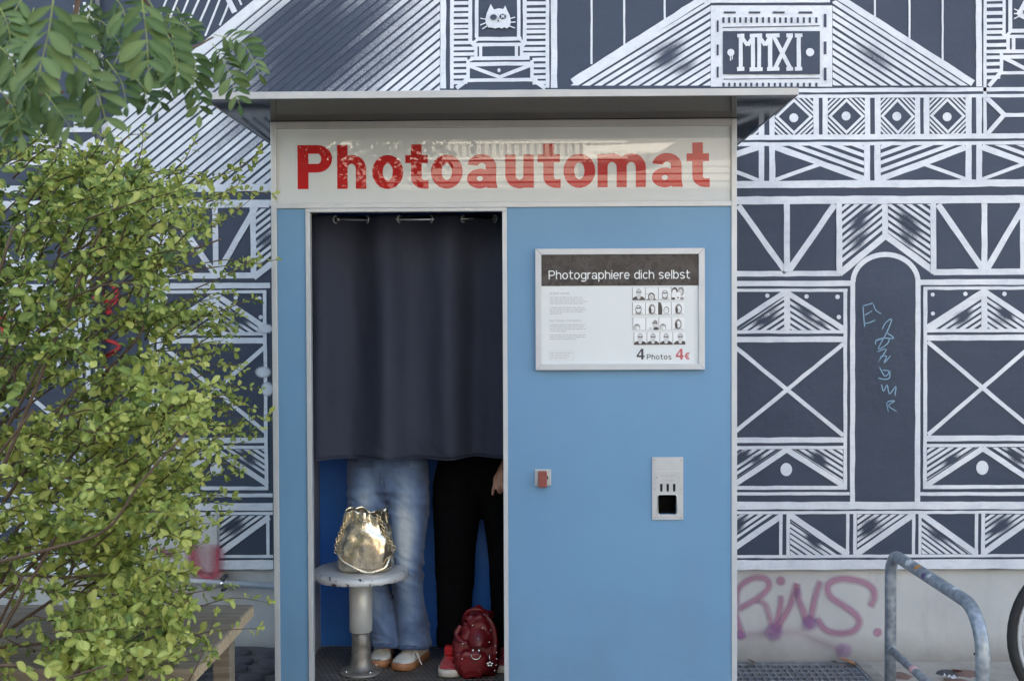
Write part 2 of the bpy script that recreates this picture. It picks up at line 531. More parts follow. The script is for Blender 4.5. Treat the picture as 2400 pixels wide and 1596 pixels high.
def wood_mat():
    m, nt, b = new_mat('weathered bench wood')
    v = coords(nt)
    g = noise_node(nt, v, 9, 7, 0.7, (0.35, 6.0, 6.0))
    c = ramp(nt, g, [(0.25, (0.13, 0.098, 0.070)), (0.5, (0.25, 0.195, 0.145)), (0.75, (0.36, 0.29, 0.22))])
    st = noise_node(nt, v, 4, 5, 0.7)
    c = mixc(nt, ramp(nt, st, [(0.5, 0.0), (0.8, 0.5)]), c, (0.17, 0.145, 0.12))
    nt.links.new(c, b.inputs['Base Color'])
    b.inputs['Roughness'].default_value = 0.85
    bump(nt, b, g, 0.6, 0.004)
    return m
M['wood'] = wood_mat()
M['wood_end'] = pm('pale sawn plank edge', (0.46, 0.34, 0.22), 0.85, 0, 0.35, 22, 0.6, 60, stretch=(1, 4, 4), bdist=0.004)

def galv_mat():
    m, nt, b = new_mat('galvanised tube')
    v = coords(nt)
    vo = nt.nodes.new('ShaderNodeTexVoronoi')
    vo.inputs['Scale'].default_value = 38
    nt.links.new(v, vo.inputs['Vector'])
    n = noise_node(nt, v, 11, 5, 0.7)
    f = math_node(nt, 'ADD', math_node(nt, 'MULTIPLY', vo.outputs['Distance'], 0.5), math_node(nt, 'MULTIPLY', n, 0.7))
    c = ramp(nt, f, [(0.3, (0.17, 0.195, 0.225)), (0.6, (0.28, 0.31, 0.345)), (0.85, (0.42, 0.45, 0.48))])
    nt.links.new(c, b.inputs['Base Color'])
    b.inputs['Metallic'].default_value = 0.45
    nt.links.new(ramp(nt, n, [(0.3, 0.34), (0.7, 0.55)]), b.inputs['Roughness'])
    return m
M['galv'] = galv_mat()
M['zinc_pipe'] = pm('bright zinc pipe', (0.78, 0.79, 0.80), 0.36, 0.10, 0.05, 12)
M['dark_pipe'] = pm('painted grey conduit', (0.13, 0.14, 0.16), 0.45, 0.3, 0.12, 12)
M['grate'] = pm('weathered grate steel', (0.24, 0.26, 0.29), 0.5, 0.4, 0.3, 25, 0.2, 120)
M['concrete'] = pm('grate kerb concrete', (0.27, 0.24, 0.21), 0.9, 0, 0.25, 8, 0.5, 120)
M['cobble'] = pm('dark cobble stone', (0.075, 0.067, 0.072), 0.7, 0, 0.35, 11, 0.5, 60, bdist=0.004)
M['cobble_red'] = pm('reddish paving stone', (0.20, 0.115, 0.095), 0.85, 0, 0.3, 11, 0.5, 60, bdist=0.004)
M['mat_rubber'] = pm('grey rubber mat', (0.17, 0.155, 0.14), 0.65, 0, 0.5, 5, 0.2, 100)
M['mat_hole'] = pm('dark mat cells', (0.012, 0.012, 0.013), 0.35, 0, 0.3, 20)
M['bark'] = pm('brown twig bark', (0.105, 0.066, 0.043), 0.8, 0, 0.3, 30, 0.4, 80)
M['bark_trunk'] = pm('grey brown bark', (0.12, 0.095, 0.075), 0.9, 0, 0.35, 12, 0.8, 30, stretch=(2, 2, 0.4), bdist=0.01)
M['dry_leaf'] = pm('dry brown leaf', (0.34, 0.13, 0.045), 0.8, 0, 0.35, 40, 0.4, 90)
M['berry'] = pm('pale green berry', (0.30, 0.34, 0.07), 0.4, 0, 0.15, 80)
M['litter'] = pm('crumpled white wrapper', (0.55, 0.55, 0.56), 0.4, 0, 0.1, 40)
M['sticker_white'] = pm('torn white sticker', (0.62, 0.61, 0.60), 0.7, 0, 0.15, 60)
M['sticker_orange'] = pm('orange sticker', (0.70, 0.27, 0.05), 0.6, 0, 0.1, 60)
M['sticker_violet'] = pm('violet sticker', (0.12, 0.06, 0.20), 0.6, 0, 0.5, 120)
M['sticker_pink'] = pm('worn pink sticker', (0.55, 0.33, 0.33), 0.7, 0, 0.3, 120)
M['bike_paint'] = pm('dark bicycle enamel', (0.03, 0.035, 0.04), 0.3, 0.1, 0.1, 10, coat=0.5)
M['reflector'] = pm('red reflector', (0.45, 0.01, 0.01), 0.2, 0, 0.1, 40, coat=0.6)
M['glass_dark'] = pm('window glass', (0.03, 0.04, 0.05), 0.06, 0, 0.1, 1)
M['window_frame'] = pm('white window frame', (0.68, 0.68, 0.66), 0.5)
M['shutter'] = pm('slatted blind', (0.48, 0.47, 0.45), 0.6)

def leaf_mat(name, stops, trans):
    m, nt, b = new_mat(name)
    at = nt.nodes.new('ShaderNodeAttribute')
    at.attribute_name = 'tint'
    v = coords(nt)
    f = math_node(nt, 'ADD', at.outputs['Fac'], math_node(nt, 'MULTIPLY', math_node(nt, 'SUBTRACT', noise_node(nt, v, 60, 3), 0.5), 0.25))
    c = ramp(nt, f, stops)
    nt.links.new(c, b.inputs['Base Color'])
    b.inputs['Roughness'].default_value = 0.55
    b.inputs['Specular IOR Level'].default_value = 0.3
    tr = nt.nodes.new('ShaderNodeBsdfTranslucent')
    nt.links.new(c, tr.inputs['Color'])
    mx = nt.nodes.new('ShaderNodeMixShader')
    mx.inputs[0].default_value = trans
    nt.links.new(b.outputs[0], mx.inputs[1])
    nt.links.new(tr.outputs[0], mx.inputs[2])
    nt.links.new(mx.outputs[0], nt.nodes['Material Output'].inputs['Surface'])
    return m
M['leaf'] = leaf_mat('shrub leaf', [(0.0, (0.028, 0.058, 0.018)), (0.3, (0.110, 0.175, 0.042)), (0.65, (0.300, 0.370, 0.090)), (1.0, (0.54, 0.56, 0.17))], 0.26)
M['rowan_leaf'] = leaf_mat('rowan leaflet', [(0.0, (0.018, 0.042, 0.012)), (0.5, (0.080, 0.145, 0.045)), (1.0, (0.210, 0.290, 0.110))], 0.25)
M['street_leaf'] = leaf_mat('street tree leaf', [(0.0, (0.02, 0.045, 0.015)), (1.0, (0.07, 0.11, 0.03))], 0.25)

# ------------------------------------------------------------------ the mural building
WALL_Y = 0.75
PLINTH_TOP = 0.437
bld = thing('mural_building', 'tall building with navy and white painted facade mural above a grey plinth', 'building', (0, 4.5, 0))
MB().box(-11, 11, WALL_Y, 9.0, PLINTH_TOP, 17.0).build('wall', M['navy'], bld)
MB().box(-10.97, 10.97, WALL_Y + 0.028, 8.97, -0.3, PLINTH_TOP + 0.2).build('plinth', M['plinth'], bld)
MB().box(-11.2, 11.2, WALL_Y - 0.2, 9.2, 17.0, 17.3).build('roof', M['roof'], bld)

class Mural:
    """flat painted strokes, measured on the wall plane; each lies a hair above the one below it"""
    def __init__(self):
        self.mb = MB()
        self.k = 0
        self.shift = 0.0
        self.rng = random.Random(5)
        self.fades = []
        self.dirn = (1.0, 0.0)
    def win(self, x0, y0, s):
        self.x0, self.y0, self.s = x0, y0, s
        self.fades = []
        return self
    def px(self, x, y):
        return (self.x0 + x / self.s, self.y0 + y / self.s)
    def dens(self, x, y):
        d = 1.0
        ux, uy = self.dirn
        for fx, fy, r, st in self.fades:
            al, ac = (x - fx) * ux + (y - fy) * uy, (y - fy) * ux - (x - fx) * uy
            q = math.hypot(al / 1.45, ac * 1.12) / r
            d = min(d, 1.0 - st * math.exp(-(q ** 2.0)))
        return d
    def poly(self, pts, mi=0, dens=None):
        """pts in window units"""
        self.k += 1
        y = WALL_Y - 0.0008 - (self.k % 41) * 0.00008 - (0.0036 if mi else 0.0)
        vs, ds = [], []
        for (a, b) in pts:
            p = P(*self.px(a, b), WALL_Y)
            vs.append((p.x + self.shift, y, p.z))
            ds.append(self.dens(a, b) if dens is None else dens)
        # keep the faces turned to the street
        area = sum(vs[i][0] * vs[(i + 1) % len(vs)][2] - vs[(i + 1) % len(vs)][0] * vs[i][2] for i in range(len(vs)))
        if area < 0:
            vs.reverse(); ds.reverse()
        self.mb.add(vs, [tuple(range(len(vs)))], mi, ds)
    def S(self, x1, y1, x2, y2, w, mi=0):
        """straight stroke"""
        L = math.hypot(x2 - x1, y2 - y1)
        if L < 1e-6:
            return
        ux, uy = (x2 - x1) / L, (y2 - y1) / L
        nx, ny = -uy, ux
        n = max(1, int(L / 90)) if mi == 0 else 1
        prev = None
        w0 = w / 2
        for i in range(n + 1):
            t = L * i / n
            wob = w0 * (1 + self.rng.uniform(-0.07, 0.07)) if mi == 0 else w0
            j = self.rng.uniform(-1.6, 1.6) * (self.s / 3.3) if 0 < i < n else 0.0
            a = (x1 + ux * t + nx * (wob + j), y1 + uy * t + ny * (wob + j))
            b = (x1 + ux * t - nx * (wob - j), y1 + uy * t - ny * (wob - j))
            if prev:
                self.poly([prev[0], a, b, prev[1]], mi)
                self.k -= 1
            prev = (a, b)
        self.k += 1
    def R(self, x1, y1, x2, y2, mi=0):
        self.poly([(x1, y1), (x2, y1), (x2, y2), (x1, y2)], mi)
    def E(self, x, y, rx, ry=None, mi=0, n=18):
        ry = ry or rx
        self.poly([(x + rx * math.cos(2 * math.pi * i / n), y + ry * math.sin(2 * math.pi * i / n)) for i in range(n)], mi)
    def arc(self, cx, cy, rx, ry, a0, a1, w, n=22):
        for i in range(n):
            q = [math.radians(lerp(a0, a1, (i + d) / n)) for d in (0, 1)]
            o = [(cx + (rx + w / 2) * math.cos(a), cy - (ry + w / 2) * math.sin(a)) for a in q]
            k = [(cx + (rx - w / 2) * math.cos(a), cy - (ry - w / 2) * math.sin(a)) for a in q]
            self.poly([o[0], o[1], k[1], k[0]])
            self.k -= 1
        self.k += 1
    def clip(self, pts, poly):
        out = pts
        area = sum(poly[i][0] * poly[(i + 1) % len(poly)][1] - poly[(i + 1) % len(poly)][0] * poly[i][1] for i in range(len(poly)))
        sg = 1 if area > 0 else -1
        for i in range(len(poly)):
            a, b = poly[i], poly[(i + 1) % len(poly)]
            side = lambda p: sg * ((b[0] - a[0]) * (p[1] - a[1]) - (b[1] - a[1]) * (p[0] - a[0]))
            inp, out = out, []
            for j in range(len(inp)):
                p, q = inp[j], inp[(j + 1) % len(inp)]
                sp, sq = side(p), side(q)
                if sp >= 0:
                    out.append(p)
                if sp * sq < 0:
                    t = sp / (sp - sq)
                    out.append((lerp(p[0], q[0], t), lerp(p[1], q[1], t)))
            if len(out) < 3:
                return []
        return out
    def hatch(self, poly, d0, d1, pitch, w, off=0.0, fades=()):
        """parallel white stripes along d0->d1 inside a convex outline, sprayed thin round the fade centres"""
        self.fades = list(fades)
        L = math.hypot(d1[0] - d0[0], d1[1] - d0[1])
        ux, uy = (d1[0] - d0[0]) / L, (d1[1] - d0[1]) / L
        nx, ny = -uy, ux
        self.dirn = (ux, uy)
        ts = [(p[0] - d0[0]) * ux + (p[1] - d0[1]) * uy for p in poly]
        ns = [(p[0] - d0[0]) * nx + (p[1] - d0[1]) * ny for p in poly]
        step = max(28.0, (max(ts) - min(ts)) / 40) if fades else (max(ts) - min(ts)) + 1
        k = math.floor(min(ns) / pitch) - 1
        while k * pitch + off < max(ns) + pitch:
            c = k * pitch + off + self.rng.uniform(-0.03, 0.03) * pitch
            ww = w * (1 + self.rng.uniform(-0.1, 0.1))
            self.fades = [(fx + ux * o, fy + uy * o, rf * self.rng.uniform(.85, 1.25), sf * self.rng.uniform(.68, .95)) for fx, fy, rf, sf in fades for o in (self.rng.uniform(-.45, .45) * rf * (.35 if rf > 140 else 1),)]
            t = min(ts)
            while t < max(ts):
                t2 = min(t + step, max(ts))
                q = [(d0[0] + ux * a + nx * b, d0[1] + uy * a + ny * b) for a, b in ((t, c - ww / 2), (t2, c - ww / 2), (t2, c + ww / 2), (t, c + ww / 2))]
                q = self.clip(q, poly)
                if q:
                    self.poly(q)
                    self.k -= 1
                t = t2
            self.k += 1
            k += 1
        self.fades = []

mu = Mural()

def mural_truss(m):
    m.win(1700, 200, 3.136)
    L, Rr = -40, 2310
    # truss row under the diamonds
    m.S(L, 436, Rr, 424, 26)
    for a, b in ((245, 285), (322, 365), (1018, 1062), (1095, 1140), (1765, 1808), (1843, 1885)):
        m.S((a + b) / 2, 430, (a + b) / 2 + 1, 705, b - a)
    m.S(365, 455, 1030, 694, 44); m.S(1765, 458, 1130, 694, 44)
    m.S(368, 697, 690, 583, 28); m.S(1768, 692, 1462, 583, 26)
    m.S(1885, 455, 2400, 640, 44); m.S(1885, 692, 2205, 575, 26)
    m.S(245, 455, -200, 600, 44); m.S(245, 702, -80, 575, 28)
    m.hatch([(385, 440), (1018, 440), (1018, 668)], (365, 455), (1018, 690), 52, 27, -5)
    m.hatch([(1140, 440), (1745, 440), (1140, 665)], (1765, 460), (1140, 690), 52, 27, 6)
    m.hatch([(1905, 440), (2400, 440), (2400, 620)], (1885, 455), (2400, 640), 52, 27, -5)

def mural_lower(m):
    m.win(1700, 200, 3.136)
    L, Rr = -40, 2310
    m.S(L, 734, Rr, 718, 54)
    m.S(L, 848, Rr, 838, 58)
    # V panels
    for x, y1 in ((450, 1372), (835, 1390), (1526, 1385), (1903, 1362), (2186, 1370)):
        m.S(x, 862, x + 2, y1, 42)
    m.S(1173, 862, 1174, 1105, 43)
    m.S(95, 885, 447, 1375, 43); m.S(805, 876, 458, 1375, 45)
    m.S(1562, 876, 1900, 1362, 45); m.S(2210, 860, 1914, 1362, 45)
    m.hatch([(855, 875), (1152, 875), (1152, 1085), (855, 1325)], (855, 1330), (1152, 1090), 42, 23, 12,
            [(990, 1010, 75, 1.0), (975, 1160, 70, 0.9), (1010, 930, 50, 0.5)])
    m.hatch([(1195, 875), (1505, 875), (1505, 1300), (1195, 1085)], (1195, 1090), (1505, 1305), 42, 23, -12,
            [(1345, 1010, 80, 1.0), (1340, 1130, 60, 0.9), (1290, 930, 55, 0.6)])
    m.hatch([(2207, 875), (2320, 875), (2320, 1240), (2207, 1330)], (2207, 1330), (2320, 1243), 42, 23, 12, [(2300, 1100, 70, 0.8)])
    m.S(838, 1385, 1188, 1096, 47); m.S(1164, 1096, 1548, 1378, 47)
    m.S(2186, 1385, 2330, 1275, 44)
    m.S(60, 1386, 845, 1384, 40); m.S(1535, 1374, 2205, 1370, 43)
    m.arc(1177, 1447, 239, 203, 0, 180, 37)
    m.S(40, 1459, 948, 1456, 39); m.S(1400, 1449, Rr, 1444, 41)
    # panels beside the painted doorway
    m.win(1700, 600, 3.136)
    m.S(936, 186, 933, 1855, 36); m.S(1416, 176, 1411, 1855, 38)
    m.S(40, 253, 897, 252, 23); m.S(1456, 238, 2280, 236, 23)
    m.S(881, 242, 880, 1715, 27); m.S(1470, 228, 1466, 1705, 28); m.S(2268, 228, 2264, 1705, 27)
    for x, y in ((308, 292), (596, 298), (824, 301), (833, 449), (1523, 284), (1763, 279), (2050, 279), (1524, 423), (2228, 285), (2235, 425)):
        m.E(x, y, 15.5 + m.rng.uniform(-1, 1.5))
    m.S(60, 512, 448, 262, 40); m.S(440, 262, 872, 540, 40); m.S(453, 262, 453, 552, 43)
    m.S(1476, 530, 1910, 252, 40); m.S(1893, 252, 2310, 530, 40); m.S(1901, 256, 1902, 545, 43)
    m.hatch([(85, 545), (432, 545), (432, 303)], (80, 500), (440, 265), 38, 22, 30, [(280, 470, 60, 1.0), (360, 400, 45, .7)])
    m.hatch([(475, 303), (475, 545), (850, 545)], (440, 265), (870, 535), 38, 22, 8, [(610, 420, 60, 1.0), (690, 490, 45, .8)])
    m.hatch([(1490, 540), (1880, 540), (1880, 295)], (1480, 530), (1900, 255), 38, 22, 30, [(1740, 445, 60, 1.0)])
    m.hatch([(1922, 295), (1922, 540), (2300, 540)], (1900, 255), (2330, 540), 38, 22, 8, [(2060, 430, 60, 1.0), (2000, 480, 40, .6)])
    m.S(40, 558, 872, 557, 25); m.S(1480, 549, 2270, 547, 25)
    m.S(40, 614, 872, 612, 42); m.S(1480, 601, 2270, 599, 42)
    m.S(70, 668, 866, 1318, 30); m.S(870, 642, 60, 1300, 30)
    m.S(1485, 630, 2270, 1285, 30); m.S(2270, 640, 1488, 1312, 30)
    m.S(40, 1353, 872, 1351, 40); m.S(1478, 1339, 2270, 1337, 41)
    m.S(40, 1407, 872, 1405, 24); m.S(1478, 1392, 2270, 1390, 24)
    # lowest rows
    m.win(1700, 1000, 3.369)
    m.S(485, 178, 60, 462, 42); m.S(482, 178, 940, 468, 43)
    m.S(2032, 168, 1590, 458, 43); m.S(2028, 168, 2440, 440, 43)
    m.hatch([(85, 178), (430, 178), (85, 405)], (480, 185), (85, 445), 39, 23, 24, [(140, 225, 60, 1.0), (245, 250, 45, .8)])
    m.hatch([(540, 178), (928, 178), (928, 432)], (490, 185), (930, 460), 39, 23, -24, [(735, 245, 62, 1.0), (690, 230, 40, .6)])
    m.hatch([(1592, 163), (1985, 163), (1592, 420)], (2030, 175), (1600, 450), 39, 23, 24, [(1790, 260, 60, 1.0), (1700, 300, 40, .5)])
    m.hatch([(2090, 163), (2430, 163), (2430, 390)], (2030, 175), (2450, 450), 39, 23, -24, [(2290, 240, 62, 1.0)])
    m.E(480, 336, 46, 52); m.E(2027, 322, 48, 56)
    m.S(30, 481, 956, 479, 30); m.S(1560, 474, 2440, 472, 30)
    m.S(30, 527, 980, 526, 25); m.S(1530, 528, 2480, 528, 29)
    m.S(-40, 621, 2480, 619, 60)
    m.S(-40, 676, 2480, 672, 24)
    for x, w in ((438, 26), (496, 28), (967, 25), (1024, 28), (1487, 25), (1537, 24), (1984, 27), (2035, 30), (2440, 26)):
        m.S(x, 665, x - 2, 1022, w)
    m.S(60, 962, 442, 702, 48); m.S(505, 692, 970, 1008, 48); m.S(1485, 690, 1028, 1008, 48); m.S(1540, 682, 1985, 1002, 46); m.S(2450, 700, 2040, 995, 46)
    m.hatch([(60, 690), (400, 690), (60, 915)], (85, 950), (430, 715), 40, 23, -24, [(100, 780, 70, 1.0)])
    m.hatch([(510, 740), (510, 1010), (910, 1010)], (515, 705), (960, 1000), 36, 23, 24, [(700, 895, 65, 1.0), (640, 870, 40, .6)])
    m.hatch([(1040, 690), (1435, 690), (1040, 952)], (1475, 700), (1040, 1000), 38, 23, -24, [(1140, 780, 70, 1.0), (1190, 810, 45, .7)])
    m.hatch([(1550, 740), (1550, 1002), (1935, 1002)], (1560, 690), (1975, 995), 36, 23, 24, [(1690, 860, 75, 1.0), (1640, 850, 45, .5)])
    m.hatch([(2050, 690), (2410, 690), (2050, 945)], (2460, 700), (2050, 980), 38, 23, -24, [(2180, 770, 75, 1.0)])
    m.S(-40, 1024, 2480, 1014, 24)
    m.S(-40, 1090, 2480, 1080, 76)

mural_truss(mu)
mural_lower(mu)
mu.shift = -3.556
mural_lower(mu)
mu.shift = 0.0

# diamonds band and upper storey, right of the canopy
mu.win(1700, 200, 3.136)
mu.S(-2350, 55, 2320, 30, 30); mu.S(-300, 86, 2320, 78, 24)
for a, b in ((245, 285), (322, 362), (645, 687), (714, 752), (1025, 1063), (1098, 1140), (1393, 1431), (1457, 1500), (1765, 1809), (1842, 1884), (1895, 1919)):
    mu.S((a + b) / 2, 80, (a + b) / 2 + 1, 388, b - a)
def diamond(x0, y0, x1, y1, dot):
    cx, cy = (x0 + x1) / 2, (y0 + y1) / 2
    box = [(x0, y0), (x1, y0), (x1, y1), (x0, y1)]
    hw, hh = (x1 - x0) / 2, (y1 - y0) / 2
    for k, (o, w) in enumerate(((0.90, 0.20), (1.20, 0.15), (1.47, 0.14), (1.74, 0.14))):
        for sx in (-1, 1):
            for sy in (-1, 1):
                a0, a1 = o - w / 2, o + w / 2
                jit = mu.rng.uniform(-0.02, 0.02)
                q = [(cx + sx * hw * (a0 + jit), cy), (cx + sx * hw * (a1 + jit), cy), (cx, cy + sy * hh * (a1 + jit)), (cx, cy + sy * hh * (a0 + jit))]
                q = mu.clip(q, box) if sx * sy > 0 else mu.clip(q[::-1], box)
                if q:
                    mu.poly(q)
    mu.E(*dot, 33)
diamond(362, 98, 645, 366, (502, 242)); diamond(752, 98, 1025, 364, (887, 228)); diamond(1140, 96, 1393, 362, (1259, 231)); diamond(1500, 95, 1765, 360, (1628, 235))
diamond(-60, 98, 245, 370, (90, 240))
mu.S(-300, 388, 2320, 374, 38)
mu.win(1900, 0, 3.92)
mu.S(292, 0, 1490, 768, 60)
mu.S(140, -97, 300, 5, 60)
mu.hatch([(200, 20), (245, 2), (1455, 790), (200, 790)], (292, 0), (1485, 768), 57, 39, 60, [(580, 530, 150, 0.6), (640, 590, 80, .5)])
mu.hatch([(200, -90), (160, -60), (245, 2), (200, 20)], (292, 0), (1485, 768), 57, 36, 60)
for x, y in ((588, 160), (905, 365), (1210, 560)):
    mu.S(x, -120, x, y, 17)
mu.S(1540, -120, 1545, 800, 52); mu.S(1603, -120, 1600, 1250, 30)
for i, y in enumerate((-60, 0, 57, 125, 190, 248, 300, 352, 418, 478, 532, 592, 655, 715)):
    mu.S(1615, y, 1762 if y < 330 else (1800 if y < 500 else 1740), y - 3, 33)
mu.S(1775, -120, 1775, 320, 30); mu.S(1832, -120, 1832, 295, 35)
mu.S(1762, 310, 1800, 350, 28); mu.S(1850, 280, 1800, 330, 28)
mu.S(1815, 288, 2300, 285, 34); mu.S(1790, 340, 2300, 337, 30)
mu.S(1812, 345, 1812, 465, 33); mu.S(1862, 345, 1862, 465, 33)
mu.S(1765, 476, 2300, 473, 34); mu.S(1738, 527, 2300, 524, 36); mu.S(1750, 490, 1750, 670, 30); mu.S(1760, 530, 2080, 690, 34)
mu.S(1720, 673, 2300, 671, 30); mu.S(1635, 795, 1738, 676, 36)
mu.poly([(1885, 130), (1915, 85), (1955, 10), (2060, 60), (2060, 200), (1960, 185), (1910, 160)])
for a in ((1905, 105, 1868, 88), (1905, 130, 1865, 130), (1912, 155, 1865, 178)):
    mu.S(*a, 11)
mu.E(1962, 118, 16, 22, 1)
mu.S(1615, 905, 1775, 1058, 42); mu.S(1775, 1058, 1612, 1245, 42); mu.S(1765, 1060, 2300, 1057, 36)

# year plaque in the gable
mu.win(1500, 0, 3.92)
mu.S(-620, 760, 560, 5, 66); mu.S(540, 18, 700, -85, 62)
mu.hatch([(-640, 790), (640, 8), (648, 60), (648, 790)], (-660, 790), (610, 5), 58, 39, 28, [(265, 500, 140, .85), (390, 630, 90, .65), (180, 560, 80, .4)])
mu.S(560, 15, 1745, 10, 32)
mu.R(650, 55, 1765, 800)
for a, b in ((768, 878), (997, 1102), (1218, 1327), (1455, 1580)):
    mu.R(a, 112, b, 130, 1)
for a, b in ((195, 300), (415, 515), (620, 718)):
    mu.R(703, a, 721, b, 1)
for a, b in ((135, 255), (388, 505), (628, 745)):
    mu.R(1686, a, 1710, b, 1)
for x in (765, 817, 868, 919, 970, 1020, 1072, 1127, 1182, 1236, 1286, 1337, 1390, 1448, 1503, 1558, 1618):
    mu.R(x - 10, 166, x + 10, 217, 1)
    mu.R(x - 10, 766, x + 10, 800, 1)
mu.S(757, 258, 1650, 243, 8, 1); mu.S(765, 733, 1650, 724, 7, 1)
mu.R(760, 292, 1650, 688, 1)
keep, mu.k = mu.k, 0
top_poly = mu.poly
def over(pts, mi=0, dens=None):
    n0 = len(mu.mb.v)
    top_poly(pts, mi, dens)
    for i in range(n0, len(mu.mb.v)):
        x, y, z = mu.mb.v[i]
        mu.mb.v[i] = (x, y - 0.0075, z)
mu.poly = over
for a in ((922, 325, 922, 655, 36), (1035, 325, 1035, 655, 36), (1090, 325, 1090, 655, 36), (1193, 325, 1193, 655, 38), (1455, 325, 1455, 655, 38),
          (928, 345, 985, 425, 34), (985, 425, 1040, 340, 34), (1092, 345, 1147, 425, 34), (1147, 425, 1192, 345, 34), (1222, 340, 1382, 645, 36), (1382, 340, 1232, 645, 36),
          (890, 337, 955, 334, 34), (888, 642, 955, 640, 36), (1005, 336, 1118, 333, 34), (1003, 645, 1123, 643, 36), (1152, 336, 1278, 333, 36), (1163, 642, 1276, 640, 36),
          (1340, 334, 1400, 333, 34), (1340, 641, 1402, 640, 34), (1418, 335, 1487, 333, 34), (1418, 641, 1485, 639, 34)):
    mu.S(*a)
mu.E(831, 490, 33); mu.S(826, 500, 828, 565, 10); mu.S(846, 500, 843, 555, 9); mu.E(1557, 488, 38)
# cat on the pillar panel: eyes and nose go over the white head
mu.win(1000, 0, 3.408)
mu.poly([(478, 205), (468, 165), (480, 115), (497, 75), (512, 40), (538, 84), (575, 75), (612, 80), (628, 52), (645, 95), (664, 130), (673, 185), (664, 218), (640, 236), (622, 226), (600, 236), (575, 228), (548, 236), (520, 228), (495, 228)])
for a in ((478, 163, 430, 154), (474, 190, 428, 208), (482, 215, 445, 240), (664, 158, 706, 145), (670, 186, 710, 184), (660, 216, 706, 232)):
    mu.S(*a, 9)
def over2(pts, mi=0, dens=None):
    n0 = len(mu.mb.v)
    top_poly(pts, mi, dens)
    for i in range(n0, len(mu.mb.v)):
        x, y, z = mu.mb.v[i]
        mu.mb.v[i] = (x, y - 0.0095, z)
mu.poly = over2
mu.E(535, 147, 27, 22, 1); mu.E(608, 142, 27, 20, 1); mu.E(572, 176, 7, 8, 1)
def over3(pts, mi=0, dens=None):
    n0 = len(mu.mb.v)
    top_poly(pts, mi, dens)
    for i in range(n0, len(mu.mb.v)):
        x, y, z = mu.mb.v[i]
        mu.mb.v[i] = (x, y - 0.0165, z)
mu.poly = over3
mu.S(595, 132, 622, 153, 7); mu.S(622, 131, 596, 154, 7)
mu.poly = top_poly
mu.k = keep
# pillar with ladder sides
mu.S(132, -120, 132, 710, 46); mu.S(202, -120, 202, 710, 30)
for i, y in enumerate((-60, -15, 30, 80, 125, 173, 217, 256, 300, 346, 392, 436, 478, 525, 572, 618, 662)):
    mu.S(212, y, 345 if y < 330 else (385 if y < 470 else 325), y - 2, 28)
    mu.S(790 if y < 330 else (765 if y < 470 else 845), y + 2, 960, y, 28)
for x, w, y in ((348, 30, 345), (399, 28, 305), (735, 27, 312), (783, 31, 350)):
    mu.S(x, -120, x, y, w)
mu.S(393, 315, 757, 312, 30); mu.S(368, 363, 785, 358, 27); mu.S(345, 335, 395, 378, 28); mu.S(800, 335, 760, 372, 28); mu.S(415, 310, 378, 345, 22); mu.S(735, 310, 775, 345, 22)
for x in (393, 431, 717, 758):
    mu.S(x, 362, x, 470, 25)
mu.S(350, 471, 822, 467, 30); mu.S(318, 517, 852, 512, 31); mu.S(331, 480, 331, 650, 28); mu.S(841, 485, 841, 645, 26); mu.S(345, 485, 375, 470, 24)
mu.S(340, 530, 585, 620, 28); mu.S(825, 527, 582, 620, 28); mu.E(578, 565, 13, 16)
mu.S(298, 647, 885, 640, 29); mu.S(238, 708, 325, 640, 34); mu.S(848, 640, 948, 708, 34)
mu.S(965, -120, 965, 705, 28); mu.S(1018, -120, 1018, 705, 50)
for x, y in ((1317, 515), (1578, 360), (1902, 165)):
    mu.S(x, -120, x, y, 16)

# big hatched roof slope, left
mu.win(0, 0, 1.0)
mu.S(237, 312, 700, -70, 23)
mu.hatch([(241, 328), (245, 318), (700, -58), (1031, -58), (1031, 436), (241, 436)], (240.8, 328.5), (638, 0), 16.1, 11.4, 7.2,
         [(735, 128, 205, 0.97), (650, 180, 110, 0.6), (850, 55, 120, 0.65)])
mu.win(0, 0, 3.135)
mu.S(740, 1386, 2030, 1384, 52); mu.S(740, 1494, 2030, 1492, 47)
for x1, y1, x2, y2 in ((1305, 0, 1230, 185), (1385, 0, 1310, 175), (1465, 0, 1385, 175), (1540, 0, 1445, 222), (1615, 0, 1508, 268), (1690, 10, 1615, 190), (1225, 0, 1160, 150)):
    mu.S(x1 + 45, y1 - 110, x2, y2, 15)
mu.S(1660, -40, 1725, 95, 40); mu.S(1740, -40, 1775, 40, 16)
for i in range(9):                                   # what shows between the leaves on the far left
    mu.S(640 + 11 * i, 40 + 65 * i, 700 + 11 * i, 95 + 65 * i, 22)
mu.S(560, 40, 690, 660, 44); mu.S(620, 20, 750, 640, 20)
mu.S(0, 310, 150, 450, 40); mu.S(0, 370, 120, 490, 16); mu.S(0, 410, 90, 510, 16); mu.S(0, 455, 60, 525, 16)
for i in range(6):
    mu.S(230, 930 + 44 * i, 415, 926 + 44 * i, 25)
mu.S(420, 850, 415, 1250, 34); mu.S(560, 700, 560, 960, 30); mu.S(630, 640, 630, 960, 30); mu.S(420, 960, 740, 955, 34)
mu.S(440, 1010, 700, 1130, 34); mu.S(700, 1020, 430, 1190, 34); mu.E(497, 1082, 20)
mu.S(-60, 1200, 740, 1195, 34); mu.S(-60, 640, 420, 820, 30)
mu.mb.build('mural_paint', [M['wpaint'], M['navy']], bld, att='dens')

# bare render patch beside the left foot of the mural
q0, q1 = P(330, 1206, WALL_Y), P(513, 1337, WALL_Y)
MB().box(q0.x, q1.x, WALL_Y - 0.012, WALL_Y + 0.05, PLINTH_TOP - 0.012, q0.z).build('render_patch', M['plinth'], bld, bevel=0.006)

